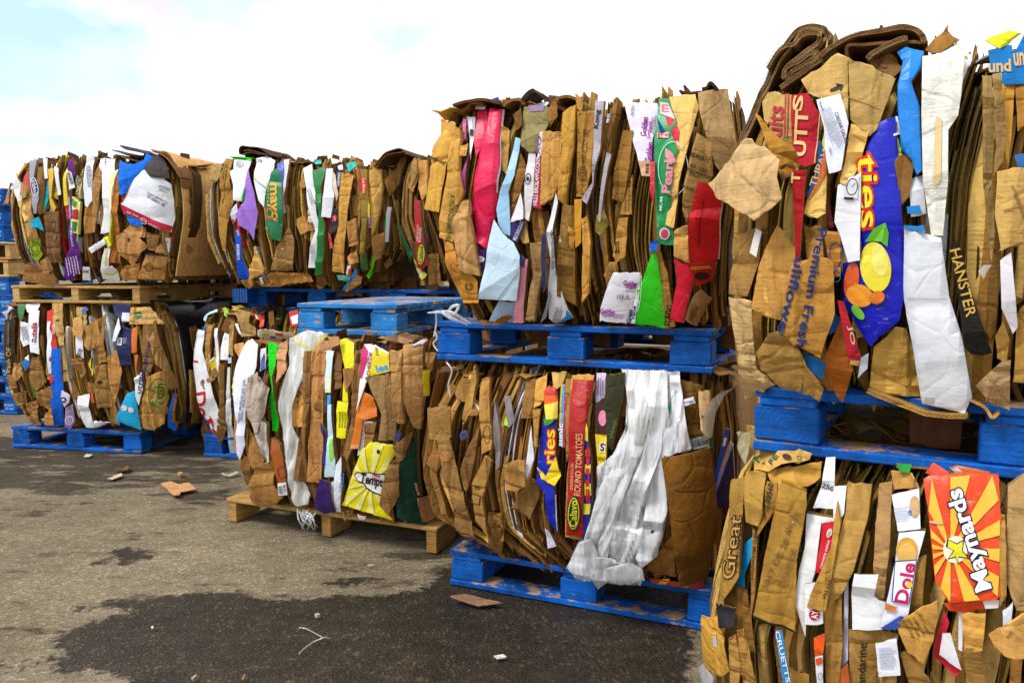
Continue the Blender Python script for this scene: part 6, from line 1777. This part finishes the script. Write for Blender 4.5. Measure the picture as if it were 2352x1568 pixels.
at = N(nt, 'ShaderNodeAttribute', attribute_name='tint').outputs['Color']; sep = nt.nodes.new('ShaderNodeSeparateColor'); nt.links.new(at, sep.inputs[0])
def math_(op, a, b=None):
    n = N(nt, 'ShaderNodeMath', operation=op)
    for i, v in enumerate((a, b)):
        if v is None: continue
        if hasattr(v, 'links'): nt.links.new(v, n.inputs[i])
        else: n.inputs[i].default_value = v
    return n.outputs[0]
rag = math_('MULTIPLY', math_('SUBTRACT', tex(nt, co, 5, 7, .68).outputs[0], .5), .2)
rag2 = math_('MULTIPLY', math_('SUBTRACT', tex(nt, co, 38, 4, .6).outputs[0], .5), .10)
wsum = math_('ADD', math_('ADD', sep.outputs[0], rag), rag2)
wmask = ramp(nt, wsum, [(.487, 0.0), (.513, 1.0)])
blotn = tex(nt, co, 2.6, 7, .66, mapping=(1.0, 2.6, 1)).outputs[0]
dsum = math_('ADD', blotn, math_('MULTIPLY', sep.outputs[1], .19))
dmask = ramp(nt, dsum, [(.585, 0.0), (.66, 1.0)])
n_big = tex(nt, co, 1.1, 5, .6).outputs[0]; n_fine = tex(nt, co, 130, 3, .7).outputs[0]
vor = nt.nodes.new('ShaderNodeTexVoronoi'); vor.inputs['Scale'].default_value = 105; nt.links.new(co, vor.inputs['Vector'])
sepv = nt.nodes.new('ShaderNodeSeparateColor'); nt.links.new(vor.outputs['Color'], sepv.inputs[0])
dry = mixc(nt, lin([112, 98, 76]), lin([150, 134, 106]), ramp(nt, n_big, [(.3, 0.0), (.7, 1.0)]))
dry = mixc(nt, dry, ramp(nt, sepv.outputs[0], [(0, .66), (.5, .95), (.86, 1.08), (.965, 1.8)]), .8, 'MULTIPLY')
dark = mixc(nt, lin([44, 37, 27]), lin([64, 54, 39]), ramp(nt, n_big, [(.3, 0.0), (.7, 1.0)]))
dark = mixc(nt, dark, ramp(nt, sepv.outputs[1], [(0, .6), (.5, .95), (.9, 1.15), (.97, 2.6)]), .9, 'MULTIPLY')
dm = math_('MAXIMUM', wmask, math_('MULTIPLY', dmask, .85))
mot = tex(nt, co, 7, 6, .7, mapping=(1, 1.8, 1)).outputs[0]
dry = mixc(nt, dry, ramp(nt, mot, [(.32, .72), (.5, 1.0), (.7, 1.12)]), 1.0, 'MULTIPLY')
dark = mixc(nt, dark, ramp(nt, mot, [(.34, .72), (.5, 1.0), (.66, 1.45)]), 1.0, 'MULTIPLY')
c = mixc(nt, dry, dark, dm)
c = mixc(nt, c, ramp(nt, n_fine, [(.3, .7), (.6, 1.08)]), 1.0, 'MULTIPLY')
nt.links.new(c, pb_.inputs['Base Color'])
rg = mixc(nt, .92, .5, wmask); nt.links.new(rg, pb_.inputs['Roughness']); pb_.inputs['Specular IOR Level'].default_value = .25
p = bump(nt, pb_, vor.outputs['Distance'], .7, .006); bump(nt, pb_, n_fine, .5, .004, p)
me.materials.append(m); g = bpy.data.objects.new('ground', me); COL.objects.link(g); g['kind'] = 'structure'

# ---------------------------------------------------------------- litter on the ground
def litter(name, label, cat, pts, color, z=.006, th=.004, group=None, curl=.012, mat=None, sd=1.0):
    P = [on_ground(*zp('10', *[float(v) for v in p.split(',')])) for p in pts.split()]
    q = [(p[0], p[1]) for p in P]
    v, f = cut_grid([q], .03, .03); c0 = v.mean(0); m_ = len(v)
    if np.cross(np.array(q[1])-q[0], np.array(q[2])-q[1]) < 0: pass
    top = np.array([[x, y, z+th+abs(curl*nz(x*9, y*9, sd))+.35*curl*np.hypot(x-c0[0], y-c0[1])/.1] for x, y in v]); bot = top-[0, 0, th]
    ed = {(a, b) for fa in f for a, b in zip(fa, fa[1:]+fa[:1])}; side = [(a, b) for a, b in ed if (b, a) not in ed]
    F = f+[[i+m_ for i in fa[::-1]] for fa in f]+[[b, a, a+m_, b+m_] for a, b in side]
    o = add_mesh(name, np.vstack([top, bot]), F, np.tile(lin(color), (2*m_, 1)), mat or M_CARD, loc=(c0[0], c0[1], 0)); tag(o, label, cat, group); return o
litter('cardboard_scrap', 'largest torn scrap of tan cardboard lying flat on the dry asphalt', 'cardboard scrap', '840,318 890,310 935,322 985,312 1027,346 1000,352 945,364 940,378 908,380', [206, 150, 100], sd=1)
litter('cardboard_scrap', 'dark crumpled cardboard scrap beside a pale sliver on the asphalt', 'cardboard scrap', '596,240 640,238 668,226 678,240 650,256 610,250', [120, 88, 52], curl=.03, sd=2)
litter('paper_sliver', 'pale narrow sliver of paper just below the dark crumpled scrap', 'paper scrap', '560,290 600,272 636,264 640,274 590,292', [206, 186, 156], sd=3)
litter('cardboard_scrap', 'tiny orange tan scrap standing above the largest torn scrap', 'cardboard scrap', '928,258 944,256 958,266 930,276', [196, 132, 84], curl=.02, sd=4)
litter('paper_label', 'small white and lime label in front of the far left blue pallet', 'paper label', '438,172 452,160 485,162 470,173', [214, 220, 190], mat=M_PRINT, sd=5)
litter('plastic_scrap', 'thin pale curl of plastic left of the brown wood pallet', 'plastic scrap', '1160,262 1190,270 1240,256 1250,262 1200,276 1165,272', [200, 192, 180], curl=.02, sd=6)
litter('cardboard_scrap', 'long muddy cardboard strip at the front edge of the right blue pallet', 'cardboard scrap', '2352,930 2440,905 2560,930 2620,955 2500,960 2420,945', [150, 112, 80], curl=.02, sd=7)
litter('paper_scrap', 'small white scrap alone on the wet asphalt at left', 'paper scrap', '790,1066 800,1064 803,1074 794,1076', [225, 222, 215], sd=8)
litter('paper_scrap', 'white scrap on the wet asphalt near the bottom edge', 'paper scrap', '2580,1222 2630,1212 2648,1224 2600,1232', [225, 220, 210], sd=9)
litter('stone_chip', 'pale stone chip beside a sandy smear on the wet asphalt', 'stone', '1645,1008 1662,1002 1674,1008 1655,1016', [190, 178, 150], curl=.004, th=.01, sd=10)
litter('wood_splinter', 'tiny pale splinter on dry asphalt in front of the brown wood pallet', 'splinter', '1920,738 1958,740 1956,744 1922,743', [196, 170, 120], sd=11)
litter('cardboard_scrap', 'folded tan scrap at the bottom edge of the wet asphalt', 'cardboard scrap', '1000,1340 1026,1322 1030,1326 1006,1352', [186, 160, 120], sd=12)
litter('cardboard_scrap', 'upright tan sliver on the wet asphalt beside the folded scrap at the bottom', 'cardboard scrap', '1264,1340 1280,1316 1284,1320 1272,1345', [170, 130, 80], sd=13)

def tube(acc, pts, r, col, seg=6):
    p = np.array(pts, float); q = []
    pp = np.vstack([2*p[0]-p[1], p, 2*p[-1]-p[-2]])
    for i in range(1, len(pp)-2):
        for t in np.linspace(0, 1, 5, endpoint=False):
            a0, a1, a2, a3 = pp[i-1:i+3]; q.append(.5*((2*a1)+(-a0+a2)*t+(2*a0-5*a1+4*a2-a3)*t*t+(-a0+3*a1-3*a2+a3)*t**3))
    q.append(p[-1]); q = np.array(q); tg = np.gradient(q, axis=0); V = []
    for i, c in enumerate(q):
        t = tg[i]/(np.linalg.norm(tg[i])+1e-9); a = np.cross(t, [0.3, .2, 1]); a /= np.linalg.norm(a)+1e-9; b_ = np.cross(t, a)
        rr_ = r*(1+.3*nz(i*.7, 2)) if not hasattr(r, '__len__') else np.interp(i/(len(q)-1), np.linspace(0, 1, len(r)), r)
        for k in range(seg): V.append(c+rr_*(math.cos(k*6.283/seg)*a+math.sin(k*6.283/seg)*b_))
    F = [[i*seg+k, i*seg+(k+1) % seg, (i+1)*seg+(k+1) % seg, (i+1)*seg+k] for i in range(len(q)-1) for k in range(seg)]+[list(range(seg))[::-1], [(len(q)-1)*seg+k for k in range(seg)]]
    acc.add(V, F, lin(col))
acc = Acc(); G10 = lambda x, y, z=.012: on_ground(*zp('10', x, y), z)
tube(acc, [G10(1562, 1056), G10(1600, 1062), G10(1645, 1085), G10(1690, 1108, .02), G10(1726, 1110)], .0022, [184, 176, 160])
tube(acc, [G10(1562, 1193), G10(1590, 1165), G10(1640, 1130), G10(1690, 1110, .022), G10(1700, 1104)], .0022, [206, 200, 186])
o = acc.build('baling_string', M_FILM, loc=tuple(G10(1650, 1110, 0))); tag(o, 'forked piece of pale baling string on the wet asphalt', 'string')

# white twisted film and string at the left end of the upper blue pallet
b = B['Dup']
def bz(zk, x, y, n): u, z = b.uz0(*zp(zk, x, y), n); return b.pt(u, z, n)
acc = Acc()
tube(acc, [bz('5', 350, 1485, .05), bz('5', 290, 1450, .07), bz('5', 230, 1420, .09), bz('5', 160, 1415, .08), bz('5', 90, 1420, .06)], [.003, .007, .009, .006, .002], [238, 238, 242])
tube(acc, [bz('5', 200, 1430, .08), bz('5', 235, 1385, .09), bz('5', 278, 1378, .09), bz('5', 250, 1430, .10)], [.004, .006, .006, .004], [238, 238, 242])
tube(acc, [bz('5', 180, 1420, .09), bz('5', 230, 1450, .1), bz('5', 330, 1490, .06)], [.005, .008, .003], [236, 236, 240])
tube(acc, [bz('5', 140, 1420, .08), bz('5', 142, 1480, .06), bz('5', 130, 1560, .06), bz('4', 1395, 120, .06), bz('4', 1408, 160, .06), bz('4', 1385, 195, .05), bz('4', 1412, 240, .05)], .0035, [236, 236, 240])
tube(acc, [bz('6', 165, 240, .05), bz('6', 190, 280, .06), bz('6', 172, 350, .06), bz('6', 183, 405, .06)], .003, [230, 228, 228])
o = acc.build('twisted_film', M_FILM, loc=tuple(bz('5', 230, 1460, .05))); tag(o, 'twisted white film with a hanging string on the left end of the upper blue pallet', 'plastic film')
b = B['Clow']; acc = Acc(); rr = random.Random(5)
for i in range(14):
    x0, y0 = rr.uniform(530, 650), 1225+rr.uniform(0, 30); x1 = rr.uniform(560, 665); y1 = rr.uniform(1300, 1368)
    tube(acc, [bz('4', x0, y0, .05), bz('4', (x0+x1)/2+rr.uniform(-25, 25), (y0+y1)/2, .075+rr.uniform(0, .03)), bz('4', x1, y1, .05)], [.0015, .0042, .001], [228, 226, 226])
o = acc.build('film_wisps', M_FILM, loc=tuple(bz('4', 600, 1300, .05))); tag(o, 'wispy torn clear film hanging over the edge of the brown wood pallet', 'plastic film')

# blue lattice crate squeezed under the lilac-sheet bale
b = B['Bup']; u0_, z0_ = b.uz0(536, 694, -.02); u1_, z1_ = b.uz0(566, 664, -.02)
acc = Acc()
def abox(x0, x1, z0, z1, n0, n1, col):
    v = [b.pt(x, z, n) for n in (n0, n1) for x, z in ((x0, z0), (x1, z0), (x1, z1), (x0, z1))]
    acc.add(v, [[0, 1, 2, 3], [7, 6, 5, 4], [0, 4, 5, 1], [1, 5, 6, 2], [2, 6, 7, 3], [3, 7, 4, 0]], lin(col))
abox(u0_, u1_, z0_, z1_, -.20, -.03, [120, 190, 225])
for i in range(6): x_ = u0_+(u1_-u0_)*i/5; abox(x_-.003, x_+.003, z0_, z1_, -.205, -.02, [10, 80, 170])
for i in range(7): z_ = z0_+(z1_-z0_)*i/6; abox(u0_, u1_, z_-.002, z_+.002, -.203, -.022, [10, 84, 176])
o = acc.build('plastic_crate', M_SHINY, smoothed=False, loc=tuple(b.pt((u0_+u1_)/2, z0_, -.1))); tag(o, 'small blue lattice crate squeezed under the upper bale with the lilac sheet', 'crate')
# ---------------------------------------------------------------- light
SUN_EL, SUN_AZ = R(54), R(-118)                     # high, from the front left behind the camera
sl = bpy.data.lights.new('sun', 'SUN'); sl.energy = 1.9; sl.angle = R(16); sl.color = (1, .98, .95)
so = bpy.data.objects.new('sun', sl); COL.objects.link(so)
sd_ = Vector((math.cos(SUN_EL)*math.sin(SUN_AZ), math.cos(SUN_EL)*math.cos(SUN_AZ), math.sin(SUN_EL)))
so.rotation_euler = (-sd_).to_track_quat('-Z', 'Y').to_euler()
w = bpy.data.worlds.new('World'); SC.world = w; w.use_nodes = True; nt = w.node_tree; nt.nodes.clear()
out = nt.nodes.new('ShaderNodeOutputWorld')
sky = nt.nodes.new('ShaderNodeTexSky'); sky.sky_type = 'NISHITA'; sky.sun_disc = False; sky.sun_elevation = SUN_EL; sky.sun_rotation = SUN_AZ
b1 = nt.nodes.new('ShaderNodeBackground'); b1.inputs[1].default_value = .12; nt.links.new(sky.outputs[0], b1.inputs[0])
b2 = nt.nodes.new('ShaderNodeBackground')
tc = nt.nodes.new('ShaderNodeTexCoord').outputs['Generated']
cl = tex(nt, tc, 3.2, 6, .6, mapping=(1, 1, 2.4)).outputs[0]; hue = tex(nt, tc, 4.2, 4, .6, mapping=(1, 1, 1.7)).outputs[0]
sx_ = nt.nodes.new('ShaderNodeSeparateXYZ'); nt.links.new(tc, sx_.inputs[0])
def wm(op, a, b=None):
    n = N(nt, 'ShaderNodeMath', operation=op)
    for i, v in enumerate((a, b)):
        if v is None: continue
        if hasattr(v, 'links'): nt.links.new(v, n.inputs[i])
        else: n.inputs[i].default_value = v
    return n.outputs[0]
# thin places in the cloud: high and towards the left
thin = wm('ADD', wm('ADD', wm('MULTIPLY', sx_.outputs[2], 1.15), wm('MULTIPLY', sx_.outputs[0], -.62)), wm('MULTIPLY', wm('SUBTRACT', cl, .5), .75))
fac = ramp(nt, thin, [(.20, 0.0), (.56, 1.0)])
tint = ramp(nt, hue, [(.36, (.55, .78, .98)), (.46, (.84, .93, .94)), (.53, (.84, .76, .98)), (.60, (.66, .86, 1.0))])
ccol = mixc(nt, (1.0, 1.0, 1.0), tint, fac)
nt.links.new(ccol, b2.inputs[0])
st = mixc(nt, .98, .86, fac); nt.links.new(st, b2.inputs[1])
mx = nt.nodes.new('ShaderNodeMixShader'); mx.inputs[0].default_value = .93
nt.links.new(b1.outputs[0], mx.inputs[1]); nt.links.new(b2.outputs[0], mx.inputs[2]); nt.links.new(mx.outputs[0], out.inputs[0])

SC.render.resolution_x, SC.render.resolution_y = 1024, 682
SC.view_settings.view_transform = 'Standard'; SC.view_settings.look = 'None'; SC.view_settings.exposure = 0.55; SC.view_settings.gamma = 1.0
SC.render.engine = 'CYCLES'
SC.cycles.max_bounces = 5; SC.cycles.diffuse_bounces = 1; SC.cycles.glossy_bounces = 2; SC.cycles.transmission_bounces = 2; SC.cycles.transparent_max_bounces = 4
